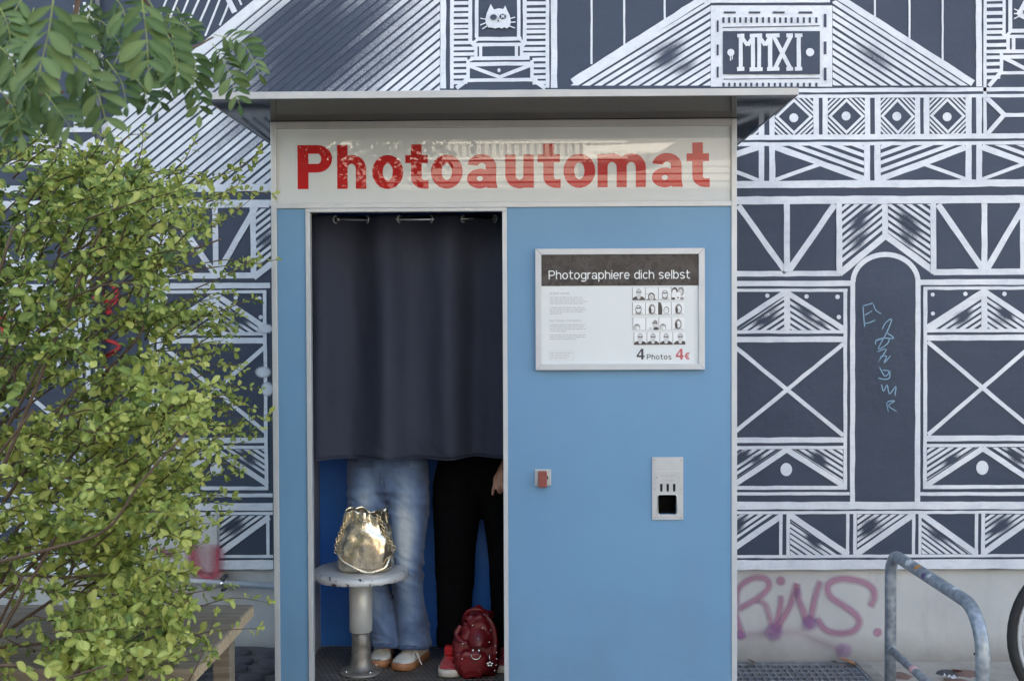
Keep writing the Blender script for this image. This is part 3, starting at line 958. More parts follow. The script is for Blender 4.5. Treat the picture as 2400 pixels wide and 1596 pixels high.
class Spray:
    def __init__(self, y):
        self.mb, self.y, self.k = MB(), y, 0
    def line(self, win, pts, w, soft=0.6, dens=1.0, n=5):
        x0, y0, s = win
        pts = [P(x0 + a / s, y0 + b / s, self.y) for a, b in pts]
        pts = crom(pts, n)
        w = w / s * (self.y - CAM.y) / FPX
        self.k += 1
        y = self.y - 0.0025 - (self.k % 30) * 0.00025
        prof = [(-1, 0), (-1 + soft, 0.75), (0, 1), (1 - soft, 0.75), (1, 0)]
        vs, fs, ds = [], [], []
        for i, p in enumerate(pts):
            t = (pts[min(i + 1, len(pts) - 1)] - pts[max(i - 1, 0)]).normalized()
            nn = Vector((-t.z, 0, t.x))
            e = 0.35 if i in (0, len(pts) - 1) else 1.0
            for q, d in prof:
                vs.append((p.x + nn.x * q * w / 2, y, p.z + nn.z * q * w / 2))
                ds.append(d * dens * e)
        for i in range(len(pts) - 1):
            for j in range(4):
                fs.append((i * 5 + j, i * 5 + j + 1, (i + 1) * 5 + j + 1, (i + 1) * 5 + j))
        self.mb.add(vs, fs, 0, ds)
    def blob(self, win, x, y, r, dens=1.0, ry=None):
        x0, y0, s = win
        c = P(x0 + x / s, y0 + y / s, self.y)
        r = r / s * (self.y - CAM.y) / FPX
        rz = (ry / s * (self.y - CAM.y) / FPX) if ry else r
        self.k += 1
        yy = self.y - 0.0025 - (self.k % 30) * 0.00025
        vs, ds, fs = [(c.x, yy, c.z)], [dens], []
        n = 18
        for k, (q, d) in enumerate(((0.6, 0.9), (1.0, 0.0))):
            for j in range(n):
                a = 2 * math.pi * j / n
                vs.append((c.x + r * q * math.cos(a), yy, c.z + rz * q * math.sin(a)))
                ds.append(d * dens)
        for j in range(n):
            j2 = (j + 1) % n
            fs.append((0, 1 + j, 1 + j2))
            fs.append((1 + j, 1 + n + j, 1 + n + j2, 1 + j2))
        self.mb.add(vs, fs, 0, ds)

PY = WALL_Y + 0.028
w11 = (1700, 1250, 3.369)
g = Spray(PY)
g.line(w11, [(75, 700), (85, 560), (92, 460), (140, 395), (220, 350), (310, 352), (345, 400), (315, 460), (210, 535), (100, 600)], 77)
g.line(w11, [(60, 640), (95, 690), (118, 760), (128, 830)], 82)
g.line(w11, [(240, 520), (310, 555), (345, 650), (375, 760)], 74, dens=0.8)
g.blob(w11, 437, 372, 46)
g.line(w11, [(440, 480), (432, 580), (405, 700), (390, 770)], 74)
g.line(w11, [(395, 770), (460, 660), (520, 540), (562, 400), (572, 500), (610, 600), (660, 715), (690, 580), (715, 480), (752, 365)], 80)
g.line(w11, [(1140, 580), (1175, 500), (1160, 430), (1080, 380), (950, 355), (850, 372), (805, 420), (830, 495), (930, 565), (1030, 640), (1055, 705), (1010, 765), (900, 785), (790, 755), (715, 660)], 82)
g.line(w11, [(150, 800), (300, 785), (560, 775), (690, 830), (820, 880), (930, 925)], 110, 0.9, 0.45)
g.blob(w11, 1200, 775, 44)
g.mb.build('pink_graffiti', M['spray_pink'], bld, att='dens')
for i, q in enumerate(((385, 775, 85, 1.0), (665, 705, 75, 1.0), (125, 800, 50, 1.0), (935, 920, 75, 0.8), (570, 470, 45, .6))):
    g = Spray(PY - 0.009)
    g.k = i
    g.blob(w11, *q)
    g.mb.build('purple_graffiti', M['spray_purple'], bld, att='dens')
g = Spray(WALL_Y - 0.006)
w9 = (1700, 600, 3.136)
for pl in ([(1005, 368), (1045, 358), (1088, 345)], [(1010, 362), (1015, 440), (1024, 530)], [(1020, 437), (1050, 420), (1082, 400)], [(1012, 498), (1055, 490), (1103, 470)], [(1085, 350), (1105, 400), (1150, 428)],
           [(1148, 545), (1175, 492), (1220, 466), (1185, 560), (1122, 682), (1188, 645), (1196, 602), (1112, 622), (1100, 655)], [(1178, 560), (1236, 604), (1150, 604), (1092, 625)],
           [(1106, 706), (1180, 686), (1122, 775)], [(1130, 742), (1182, 735), (1164, 785), (1216, 728)], [(1128, 812), (1170, 882), (1202, 846), (1145, 838)], [(1116, 894), (1170, 906), (1204, 892), (1206, 836)],
           [(1144, 938), (1160, 992), (1186, 948), (1204, 1012), (1250, 958), (1242, 1032)], [(1180, 1068), (1196, 1146), (1186, 1076), (1242, 1064), (1198, 1100), (1266, 1148)]):
    g.line(w9, pl, 12, 0.5, 0.9, 4)
g.mb.build('marker_scrawl', M['pen_blue'], bld, att='dens')
w6 = (0, 400, 3.135)
for i, (pl, w) in enumerate((([(750, 830), (800, 820), (850, 870), (860, 940), (820, 960), (760, 920), (748, 850)], 44), ([(680, 930), (760, 960), (850, 960), (800, 1000), (790, 1060)], 40), ([(745, 960), (760, 1020), (830, 1040)], 40),
                             ([(750, 1230), (880, 1290), (760, 1370), (860, 1330)], 34), ([(740, 1440), (800, 1470), (760, 1530)], 40), ([(10, 1060), (40, 1120), (5, 1200)], 60), ([(0, 1330), (30, 1400)], 50))):
    g = Spray(WALL_Y - 0.006)
    g.k = i
    g.line(w6, pl, w, 0.4)
    g.mb.build('red_graffiti', M['spray_red'], bld, att='dens')
for i, (w, x, y, rx, d, ry) in enumerate(((w6, 1950, 1160, 70, .9, 40), (w6, 1935, 1480, 66, 1.0, 48), ((0, 800, 3.135), 1965, 350, 55, 1.0, 62))):
    g = Spray(WALL_Y - 0.006)
    g.k = i
    g.blob(w, x, y, rx, d, ry)
    g.mb.build('white_overspray', M['spray_white'], bld, att='dens')
g = Spray(WALL_Y - 0.014)
wl = (0, 1200, 3.628)
g.line(wl, [(1625, 250), (1640, 400), (1700, 520), (1780, 560), (1840, 500), (1850, 270)], 150, 0.85, 0.9)
g.line(wl, [(1300, 300), (1420, 350), (1500, 360)], 90, 0.8, 0.8)
g.blob(wl, 1720, 400, 150, 0.35, 170)
g.mb.build('rose_graffiti', M['spray_rose'], bld, att='dens')
g = Spray(PY)
g.blob(wl, 1540, 740, 120, 0.7, 90); g.blob(wl, 1640, 860, 160, 0.3, 70)
g.mb.build('rose_overspray', M['spray_rose'], bld, att='dens')

# ------------------------------------------------------------------ pipes on the wall
a, b = P(440, 1361, WALL_Y - 0.02), P(660, 1375, WALL_Y - 0.02)
d = (b - a).normalized()
wp = thing('wall_pipe', 'bright zinc pipe running low along the grey plinth beside the shrub', 'pipe', (a.x, WALL_Y - 0.02, a.z))
MB().tube([a - d * 1.4, b + d * 0.02], 0.0135, 16).build('pipe', M['zinc_pipe'], wp, True)
c = P(523, 1367, WALL_Y - 0.02)
MB().tube([c - d * 0.009, c + d * 0.009], 0.0165, 16).build('clamp', M['chrome'], wp, True)
for s in (-1, 1):
    MB().box(c.x - 0.007, c.x + 0.009, WALL_Y - 0.032, WALL_Y + 0.03, c.z + s * 0.026 - 0.009, c.z + s * 0.026 + 0.009).build('clamp_lug', M['dark_pipe'], wp, bevel=0.002)
    MB().rod((c.x, WALL_Y - 0.042, c.z + s * 0.027), (c.x, WALL_Y - 0.03, c.z + s * 0.027), 0.006, 8).build('bolt', M['chrome'], wp)
c = P(233, 338, WALL_Y - 0.02)
cp = thing('conduit', 'slim grey conduit climbing the mural wall behind the shrub', 'pipe', (c.x, WALL_Y - 0.02, 0.5))
MB().rod((c.x, WALL_Y - 0.022, 0.5), (c.x, WALL_Y - 0.022, 6.0), 0.011, 12).build('tube', M['dark_pipe'], cp, True)
MB().rod((c.x - 0.016, WALL_Y - 0.013, 0.5), (c.x - 0.016, WALL_Y - 0.013, 6.0), 0.004, 8).build('cable', M['blackplastic'], cp, True)
for z in (c.z, c.z - 1.05, c.z + 1.05, c.z + 2.1):
    MB().box(c.x - 0.026, c.x + 0.026, WALL_Y - 0.037, WALL_Y - 0.006, z - 0.009, z + 0.009).build('clip', M['ink_white'], cp, bevel=0.004)

# ------------------------------------------------------------------ ground
def gz(x, y):
    return max(0.0, min(0.07, (-0.2 - x) * 0.07))

def ground_mat():
    m, nt, b = new_mat('sandy pavement')
    v = coords(nt)
    c = ramp(nt, noise_node(nt, v, 3, 7, 0.7), [(0.3, (0.27, 0.235, 0.20)), (0.7, (0.45, 0.40, 0.345))])
    c = mixc(nt, ramp(nt, noise_node(nt, v, 40, 5, 0.8), [(0.55, 0.0), (0.7, 0.5)]), c, (0.16, 0.13, 0.11))
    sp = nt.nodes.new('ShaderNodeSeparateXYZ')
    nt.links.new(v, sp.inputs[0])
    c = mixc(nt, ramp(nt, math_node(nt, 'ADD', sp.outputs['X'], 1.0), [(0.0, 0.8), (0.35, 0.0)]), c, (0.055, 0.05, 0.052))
    nt.links.new(c, b.inputs['Base Color'])
    b.inputs['Roughness'].default_value = 0.9
    bump(nt, b, noise_node(nt, v, 70, 6, 0.75), 0.5, 0.006)
    return m
M['ground'] = ground_mat()
GX0, GX1, GY0, GY1 = 0.94, 1.590, -0.35, 0.735         # the grated light well
xs = [-120, -30, -12, -6, -4, -3, -2.4, -2, -1.6, -1.2, -0.9, -0.6, -0.3, -0.2, 0.2, GX0, GX1, 2, 2.6, 3.4, 5, 12, 30, 120]
ys = [-120, -60, -30, -18, -12, -8, -6, -4, -2.5, -1.5, -0.9, GY0, 0.0, 0.4, GY1, 0.80]
g = MB()
g.add([(x, y, gz(x, y)) for y in ys for x in xs],
      [(j * len(xs) + i, j * len(xs) + i + 1, (j + 1) * len(xs) + i + 1, (j + 1) * len(xs) + i)
       for j in range(len(ys) - 1) for i in range(len(xs) - 1)
       if not (xs[i] >= GX0 - 1e-6 and xs[i + 1] <= GX1 + 1e-6 and ys[j] >= GY0 - 1e-6 and ys[j + 1] <= GY1 + 1e-6)])
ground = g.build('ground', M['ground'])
ground['kind'] = 'structure'
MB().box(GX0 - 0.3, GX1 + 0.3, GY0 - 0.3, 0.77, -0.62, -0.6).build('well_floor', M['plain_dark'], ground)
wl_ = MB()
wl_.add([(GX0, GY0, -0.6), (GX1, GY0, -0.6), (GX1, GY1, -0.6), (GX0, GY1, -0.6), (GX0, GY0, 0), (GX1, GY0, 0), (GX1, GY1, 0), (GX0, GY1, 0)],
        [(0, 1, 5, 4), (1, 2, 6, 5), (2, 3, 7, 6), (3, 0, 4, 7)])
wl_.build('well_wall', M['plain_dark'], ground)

# cobbles: shared stone meshes, each stone its own piece of the ground
def stone_mesh(seed, mat):
    r = random.Random(seed)
    n = 9
    ring = [(math.cos(2 * math.pi * i / n) * r.uniform(0.8, 1.05), math.sin(2 * math.pi * i / n) * r.uniform(0.8, 1.05)) for i in range(n)]
    mb = MB()
    vs = [(x * 0.5, y * 0.5, -0.6) for x, y in ring] + [(x * 0.47, y * 0.47, 0.1 + r.uniform(-.05, .05)) for x, y in ring] + [(x * 0.28, y * 0.28, 0.3 + r.uniform(-.05, .05)) for x, y in ring] + [(0, 0, 0.34)]
    fs = []
    for k in range(2):
        for i in range(n):
            i2 = (i + 1) % n
            fs.append((k * n + i, k * n + i2, (k + 1) * n + i2, (k + 1) * n + i))
    for i in range(n):
        fs.append((2 * n + i, 2 * n + (i + 1) % n, 3 * n))
    mb.add(vs, fs)
    return mb.mesh('cobblestone', mat, True)
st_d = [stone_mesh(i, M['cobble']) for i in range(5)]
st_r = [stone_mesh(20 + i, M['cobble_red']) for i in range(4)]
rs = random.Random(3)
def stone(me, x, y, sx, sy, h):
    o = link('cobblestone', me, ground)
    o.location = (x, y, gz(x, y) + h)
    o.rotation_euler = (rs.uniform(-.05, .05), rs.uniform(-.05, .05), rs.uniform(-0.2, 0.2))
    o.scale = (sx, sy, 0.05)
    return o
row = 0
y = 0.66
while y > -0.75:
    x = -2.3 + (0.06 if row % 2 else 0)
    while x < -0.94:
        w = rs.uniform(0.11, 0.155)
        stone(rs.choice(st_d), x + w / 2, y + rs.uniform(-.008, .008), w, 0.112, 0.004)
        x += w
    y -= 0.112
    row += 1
for i in range(44):
    x, y = rs.uniform(1.72, 3.2), rs.uniform(-0.9, 0.66)
    stone(rs.choice(st_r if rs.random() < 0.6 else st_d), x, y, rs.uniform(0.1, 0.2), rs.uniform(0.09, 0.14), -0.006)

# ------------------------------------------------------------------ lettering: letters built from bars and rings
def g_rect(x0, y0, x1, y1):
    return [[(x0, y0), (x1, y0), (x1, y1), (x0, y1)]]
def g_ring(cx, cy, rx, ry, s, t, a0=0, a1=360, n=20):
    out = []
    n = max(4, int(n * abs(a1 - a0) / 360.0) + 1)
    for i in range(n):
        q = [math.radians(lerp(a0, a1, (i + d) / n)) for d in (0, 1)]
        o = [(cx + rx * math.cos(a), cy + ry * math.sin(a)) for a in q]
        k = [(cx + (rx - s) * math.cos(a), cy + (ry - t) * math.sin(a)) for a in q]
        out.append([o[0], o[1], k[1], k[0]])
    return out
def glyph(ch, s, t):
    """list of strokes (each a list of polygons) in cap-height units, and the width"""
    X = 0.755
    if ch == 'P':
        return [g_rect(0, 0, s, 1), g_rect(s, 1 - t, .45, 1), g_rect(s, .375, .45, .375 + t), g_ring(.45, .6875, .33, .3125, s, t, -90, 90)], .78
    if ch in 'hn':
        W, top = .66, (1 if ch == 'h' else X)
        return [g_rect(0, 0, s, top), g_ring(W / 2, X - .30, W / 2, .315, s, t, 0, 165), g_rect(W - s, 0, W, X - .30)], W
    if ch == 'm':
        W = 1.09
        w = (W + s) / 2
        return [g_rect(0, 0, s, X)] + [k for j in (0, 1) for k in (g_ring(w / 2 + j * (w - s), X - .30, w / 2, .315, s, t, 0, 165), g_rect(w - s + j * (w - s), 0, w + j * (w - s), X - .30))], W
    if ch == 'u':
        W = .65
        return [g_rect(0, .29, s, X), g_ring(W / 2, .29, W / 2, .305, s, t, 180, 345), g_rect(W - s, 0, W, X)], W
    if ch in 'obdpqg':
        W = .70
        out = [g_ring(W / 2, X / 2, W / 2, X / 2 + .012, s, t)]
        if ch == 'b': out.append(g_rect(0, 0, s, 1))
        if ch == 'p': out.append(g_rect(0, -.28, s, X))
        if ch == 'd': out.append(g_rect(W - s, 0, W, 1))
        if ch == 'g': out += [g_rect(W - s, -.06, W, X), g_ring(W / 2, -.06, W / 2, .23, s, t, 200, 360)]
        return out, W
    if ch == 't':
        W = .52
        return [g_rect(.13, .24, .13 + s, 1.0), g_rect(0, X - t * .9, .13, X), g_rect(.13 + s, X - t * .9, .505, X), g_ring(.13 + .30, .24, .30, .25, s, t, 180, 270), g_rect(.43, -.01, W, -.01 + t)], W
    if ch == 'a':
        W = .69
        return [g_ring(.29, .215, .29, .225, s * .93, t * .85), g_rect(W - s - .03, .12, W - .03, X - .26), [[(W - s - .03, .13), (W - .03, .13), (W, 0), (W - s, 0)]],
                g_ring((W - .03) / 2 + .005, X - .26, (W - .03) / 2 - .005, .275, s, t, 0, 172)], W
    if ch == 'e':
        W = .68
        return [g_ring(W / 2, X / 2, W / 2, X / 2 + .012, s, t, 0, 318), g_rect(s * .6, X / 2 - t * .45, W - s * .4, X / 2 + t * .45)], W
    if ch == 'c':
        return [g_ring(.34, X / 2, .34, X / 2 + .012, s, t, 42, 318)], .62
    if ch == 's':
        W = .62
        return [g_ring(W / 2, X * .735, W / 2, X * .28, s, t, 25, 275), g_ring(W / 2, X * .265, W / 2, X * .28, s, t, -155, 95)], W
    if ch == 'r':
        return [g_rect(0, 0, s, X), g_ring(.36, X - .26, .36 - s * .1, .27, s, t, 75, 165)], .42
    if ch == 'i':
        return [g_rect(0, 0, s, X), g_rect(0, .88, s, 1)], s
    if ch == 'l':
        return [g_rect(0, 0, s, 1)], s
    if ch == 'v':
        return [[[(0, X), (s, X), (.33 + s * .45, 0), (.33 - s * .45, 0)]], [[(.66 - s, X), (.66, X), (.33 + s * .45, 0), (.33 - s * .45, 0)]]], .66
    if ch == 'z':
        return [g_rect(0, 0, .56, t), g_rect(0, X - t, .56, X), [[(0, t), (s * 1.1, t), (.56, X - t), (.56 - s * 1.1, X - t)]]], .56
    if ch == '4':
        return [g_rect(.40, 0, .40 + s, 1), g_rect(0, .22, .40, .22 + t * .9), g_rect(.40 + s, .22, .70, .22 + t * .9), [[(0, .22 + t * .9), (s * .8, .22 + t * .9), (.40, .80), (.40, 1)]]], .70
    if ch == '5':
        return [g_rect(.08, 1 - t, .60, 1), g_rect(.06, .5, .06 + s, 1 - t), g_ring(.31, .33, .33, .34, s, t, -150, 150)], .66
    if ch == '€':
        return [g_ring(.42, .40, .36, .41, s, t, 48, 312), g_rect(0, .43, .5, .43 + t * .7), g_rect(0, .25, .5, .25 + t * .7)], .72
    if ch == 'H':
        return [g_rect(0, 0, s, 1), g_rect(.66 - s, 0, .66, 1), g_rect(s, .5 - t / 2, .66 - s, .5 + t / 2)], .66
    if ch == 'I':
        return [g_rect(0, 0, s, 1)], s
    if ch == 'N':
        return [g_rect(0, 0, s, 1), g_rect(.68 - s, 0, .68, 1), [[(s, 1), (s, .72), (.68 - s, 0), (.68 - s, .28)]]], .68
    if ch == 'T':
        return [g_rect(0, 1 - t, .62, 1), g_rect(.31 - s / 2, 0, .31 + s / 2, 1 - t)], .62
    if ch in 'EF':
        return [g_rect(0, 0, s, 1), g_rect(s, 1 - t, .55, 1), g_rect(s, .46, .5, .46 + t)] + ([g_rect(s, 0, .55, t)] if ch == 'E' else []), .55
    if ch == 'R':
        return [g_rect(0, 0, s, 1), g_rect(s, 1 - t, .38, 1), g_rect(s, .44, .38, .44 + t), g_ring(.38, .72, .27, .28, s, t, -90, 90), [[(.30, .44), (.30 + s * 1.2, .44), (.68, 0), (.68 - s * 1.2, 0)]]], .68
    if ch == 'S':
        return [g_ring(.31, .735, .31, .275, s, t, 25, 275), g_ring(.31, .265, .31, .275, s, t, -155, 95)], .62
    if ch == 'M':
        return [g_rect(0, 0, s, 1), g_rect(.8 - s, 0, .8, 1), [[(s, 1), (s, .7), (.4, 0), (.4, .3)]], [[(.8 - s, 1), (.4, .3), (.4, 0), (.8 - s, .7)]]], .8
    if ch == ',':
        return [g_rect(0, -.12, s, s)], s
    return [], .32
def put_glyph(mb, ch, x0, z0, h, y, s, t, width=None, mi=0, flip=1, k0=0, step=0.00012):
    strokes, W = glyph(ch, s, t)
    fx = (width / W) if width else h
    for k, st in enumerate(strokes):
        yy = y - (k0 + k) * step * flip
        for poly in st:
            q = [(x0 + a * fx * flip, yy, z0 + b * h) for a, b in poly]
            ar = sum(q[i][0] * q[(i + 1) % len(q)][2] - q[(i + 1) % len(q)][0] * q[i][2] for i in range(len(q)))
            if ar * flip < 0:
                q.reverse()
            mb.add(q, [tuple(range(len(q)))], mi)
    return W * fx
def text_width(txt, h, s, gap):
    return sum((glyph(c, s, s)[1] + gap) * h for c in txt) - gap * h
def put_text(mb, txt, x0, z0, h, y, s=0.12, t=None, gap=0.13, fit=None, mi=0, flip=1):
    """fit: total width; flip=-1 writes on a face turned to +y"""
    t = t or s * 0.92
    k = (fit / text_width(txt, h, s, gap)) if fit else 1.0
    x = x0
    for c in txt:
        W = glyph(c, s, t)[1]
        put_glyph(mb, c, x, z0, h, y, s, t, W * h * k, mi, flip)
        x += (W + gap) * h * k * flip
    return mb

# ------------------------------------------------------------------ the photo booth
BX = 0.922
BACK = 0.715
booth = thing('photo_booth', 'blue photo booth with red lettered sign, aluminium frame and overhanging roof', 'photo booth', (0, 0.36, 0.0))
# corner posts
for s in (-1, 1):
    MB().box(min(s * BX, s * 0.900), max(s * BX, s * 0.900), -0.004, 0.03, 0.02, 2.388).build('corner_post', M['alu'], booth, bevel=0.002)
    MB().box(min(s * BX, s * 0.900), max(s * BX, s * 0.900), BACK - 0.03, BACK, 0.02, 2.388).build('corner_post', M['alu'], booth, bevel=0.002)
    xa, xb = sorted((s * (BX - 0.003), s * (BX - 0.020)))
    MB().box(xa, xb, 0.0305, BACK - 0.0305, 0.02, 2.386).build('side_panel', M['blue'], booth)
    xa, xb = sorted((s * (BX + 0.001), s * (BX - 0.0025)))
    MB().box(xa, xb, 0.032, BACK - 0.032, 2.04, 2.062).build('side_rail', M['alu'], booth)
# front panels
MB().box(-0.8995, -0.7855, 0.002, 0.024, 0.02, 2.0445).build('left_panel', M['blue'], booth, bevel=0.001)
HX0, HX1, HZ0, HZ1 = 0.609, 0.683, 0.826, 0.905           # opening for the picture chute
rp = MB()
rp.box(0.0145, HX0, 0.002, 0.024, 0.02, 2.0445).box(HX1, 0.8995, 0.002, 0.024, 0.02, 2.0445).box(HX0, HX1, 0.002, 0.024, 0.02, HZ0).box(HX0, HX1, 0.002, 0.024, HZ1, 2.0445)
rp.build('right_panel', M['blue'], booth)
# door frame
MB().box(-0.785, -0.767, -0.006, 0.03, 0.02, 2.0295).build('door_frame', M['alu'], booth, bevel=0.0015)
MB().box(-0.004, 0.014, -0.006, 0.03, 0.02, 2.0295).build('door_frame', M['alu'], booth, bevel=0.0015)
MB().box(-0.785, 0.014, -0.006, 0.03, 2.030, 2.0445).build('door_head', M['alu'], booth, bevel=0.0015)
# sign
MB().box(-0.8995, 0.8995, 0.006, 0.05, 2.0665, 2.3605).build('sign_panel', M['sign_face'], booth)
MB().box(-0.8995, 0.8995, -0.006, 0.05, 2.361, 2.388).build('sign_rail', M['alu_dull'], booth, bevel=0.0015)
MB().box(-0.8995, 0.8995, -0.006, 0.05, 2.045, 2.066).build('sign_rail', M['alu'], booth, bevel=0.0015)
boxes = [('P', 640, 225, 545), ('h', 640, 590, 858), ('o', 640, 912, 1200), ('t', 640, 1218, 1432), ('o', 640, 1453, 1747), ('a', 640, 1785, 2068),
         ('u', 1160, 95, 358), ('t', 1160, 392, 605), ('o', 1160, 630, 925), ('m', 1160, 945, 1390), ('a', 1160, 1445, 1732), ('t', 1160, 1765, 1978)]
BASE_Z, CAP = 2.1225, 0.174
for ch, ox, a, b in boxes:
    xa, xb = P(ox + a / 3.93, 390, 0.006).x, P(ox + b / 3.93, 390, 0.006).x
    mb = MB()
    put_glyph(mb, ch, xa, BASE_Z, CAP, 0.0055, {'P': .245, 'm': .228}.get(ch, .238), .198, xb - xa)
    mb.build('sign_letter', M['sign_red'], booth)
# roof with overhang; its underside is a polished dark sheet
ZS = 2.3895
roof = MB().box(-1.049, 1.049, -0.45, BACK + 0.03, ZS + 0.006, ZS + 0.022).build('roof', M['roof'], booth)
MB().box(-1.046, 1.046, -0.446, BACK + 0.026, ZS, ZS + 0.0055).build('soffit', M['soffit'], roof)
MB().box(-1.055, 1.055, -0.456, -0.4505, ZS - 0.001, ZS + 0.024).build('roof_edge', M['roof_edge'], roof, bevel=0.001)
for s in (-1, 1):
    xa, xb = sorted((s * 1.0495, s * 1.055))
    MB().box(xa, xb, -0.450, BACK + 0.03, ZS - 0.001, ZS + 0.024).build('roof_edge', M['roof_edge'], roof, bevel=0.001)
# inside
IX0, IX1 = -0.868, 0.14
MB().box(IX0, 0.88, BACK - 0.028, BACK - 0.012, 0.10, 2.30).build('back_wall', M['interior_blue'], booth)
MB().box(IX0 - 0.016, IX0 - 0.001, 0.0315, BACK - 0.0295, 0.10, 2.30).build('inner_side_wall', M['interior_grey'], booth)
MB().box(IX1, IX1 + 0.012, 0.0315, BACK - 0.0295, 0.10, 2.30).build('partition_wall', M['plain_dark'], booth)
MB().box(-0.898, 0.898, 0.0515, BACK - 0.0305, 2.301, 2.32).build('ceiling', M['plain_dark'], booth)
MB().box(-0.899, 0.899, -0.002, BACK - 0.031, 0.02, 0.09).build('floor_base', M['plain_dark'], booth)
matm = MB().box(IX0 + 0.001, IX1 - 0.002, 0.0, BACK - 0.03, 0.0905, 0.099)
mat_o = matm.build('rubber_mat', M['mat_rubber'], booth)
md = MB()
for j in range(22):
    for i in range(44):
        x, yy = -0.85 + i * 0.0225 + (0.01125 if j % 2 else 0), 0.05 + j * 0.029
        if x < IX1 - 0.02 and yy < BACK - 0.045:
            md.add([(x + 0.0085 * math.cos(k * math.pi / 4), yy + 0.0085 * math.sin(k * math.pi / 4), 0.0998) for k in range(8)], [tuple(range(8))])
mo = md.build('mat_cell', M['mat_hole'], mat_o)
mo['kind'] = 'stuff'
for s in (-0.6, 0.6):
    MB().box(s - 0.1, s + 0.1, 0.05, BACK - 0.06, -0.02, 0.0195).build('foot', M['concrete'], booth)
# picture chute
chute = MB()
zc = HZ0
chute.box(HX0 - 0.004, HX1 + 0.004, 0.0245, 0.13, HZ0 - 0.008, HZ0 - 0.002).box(HX0 - 0.004, HX1 + 0.004, 0.0245, 0.13, HZ1 + 0.002, HZ1 + 0.008)
chute.box(HX0 - 0.010, HX0 - 0.0045, 0.0245, 0.13, HZ0 - 0.008, HZ1 + 0.008).box(HX1 + 0.0045, HX1 + 0.010, 0.0245, 0.13, HZ0 - 0.008, HZ1 + 0.008).box(HX0 - 0.004, HX1 + 0.004, 0.131, 0.135, HZ0 - 0.008, HZ1 + 0.008)
plate = MB()
px0, px1, pz0, pz1 = 0.586, 0.709, 0.806, 1.054
plate.box(px0, HX0, -0.004, 0.0015, pz0, pz1).box(HX1, px1, -0.004, 0.0015, pz0, pz1).box(HX0, HX1, -0.004, 0.0015, pz0, HZ0).box(HX0, HX1, -0.004, 0.0015, HZ1, pz1)
plate_o = plate.build('picture_slot_plate', M['steel'], booth)
chute.build('chute', M['black'], plate_o)
rim = [(HX0, HZ0), (HX1, HZ0), (HX1, HZ1), (HX0, HZ1)]
rpts = []
for (cx_, cz_, a0) in ((HX1 - .008, HZ1 - .008, 0), (HX0 + .008, HZ1 - .008, 90), (HX0 + .008, HZ0 + .008, 180), (HX1 - .008, HZ0 + .008, 270)):
    for k in range(5):
        a = math.radians(a0 + 22.5 * k)
        rpts.append((cx_ + .009 * math.cos(a), -0.004, cz_ + .009 * math.sin(a)))
MB().tube(rpts, 0.0022, 8, closed=True).build('opening_rim', M['chrome'], plate_o, True)
for i in (-1, 0, 1):
    sx_, sz_ = 0.6475 + i * 0.0255, 0.934
    mb = MB()
    pts = [(sx_ + 0.005 * math.cos(math.radians(a)), -0.0046, sz_ + (0.0115 if a <= 180 else -0.0115) + 0.005 * math.sin(math.radians(a))) for a in range(0, 360, 20)]
    mb.add(pts, [tuple(range(len(pts)))])
    mb.build('finger_slot', M['black'], plate_o)
pl_o = MB().box(0.5975, 0.6985, -0.0062, -0.0043, 0.9485, 1.0005).build('instruction_plaque', M['steel'], plate_o, bevel=0.0006)
mb = MB()
put_text(mb, 'Photos here', 0.617, 0.9775, 0.0085, -0.0065, 0.12, gap=0.18, fit=0.060)
put_text(mb, 'in 5 min', 0.626, 0.958, 0.0085, -0.0065, 0.12, gap=0.18, fit=0.045)
mb.build('engraved_text', M['ink_grey'], plate_o)
for x in (0.596, 0.699):
    for z in (1.043, 0.929, 0.8145):
        MB().rod((x, -0.0065, z), (x, -0.004, z), 0.0042, 12).build('screw', M['alu_dull'], plate_o)
for x in (0.6045, 0.692):
    MB().rod((x, -0.0078, 0.974), (x, -0.0062, 0.974), 0.0026, 10).build('plaque_screw', M['chrome'], plate_o)
# lock cover
lk = MB().box(0.121, 0.1855, -0.003, 0.0015, 0.9415, 1.007).build('lock_plate', M['steel'], booth, bevel=0.0008)
MB().box(0.1345, 0.1685, -0.030, -0.0035, 0.938, 1.001).build('lock_cover', M['red_rubber'], lk, bevel=0.004)
MB().box(0.1690, 0.1735, -0.010, -0.0032, 0.968, 0.981).build('lock_catch', M['blackplastic'], lk)
for x, z in ((0.127, 0.9475), (0.180, 0.9475), (0.180, 1.001), (0.127, 1.001)):
    MB().rod((x, -0.005, z), (x, -0.003, z), 0.0035, 10).build('screw', M['alu_dull'], lk)
for s in (-1, 1):
    for z in (2.30, 1.2, 0.4):
        pass
# curtain rail belongs to the booth
RY = 0.255
RZ = P(973, 514, RY).z
MB().rod((-0.866, RY, RZ), (0.139, RY, RZ), 0.0075, 14).build('curtain_rail', M['chrome'], booth, True)
for x_ in (-0.8665, 0.1325):
    MB().box(x_, x_ + 0.006, RY - 0.025, RY + 0.025, RZ - 0.025, RZ + 0.025).build('rail_bracket', M['alu_dull'], booth)

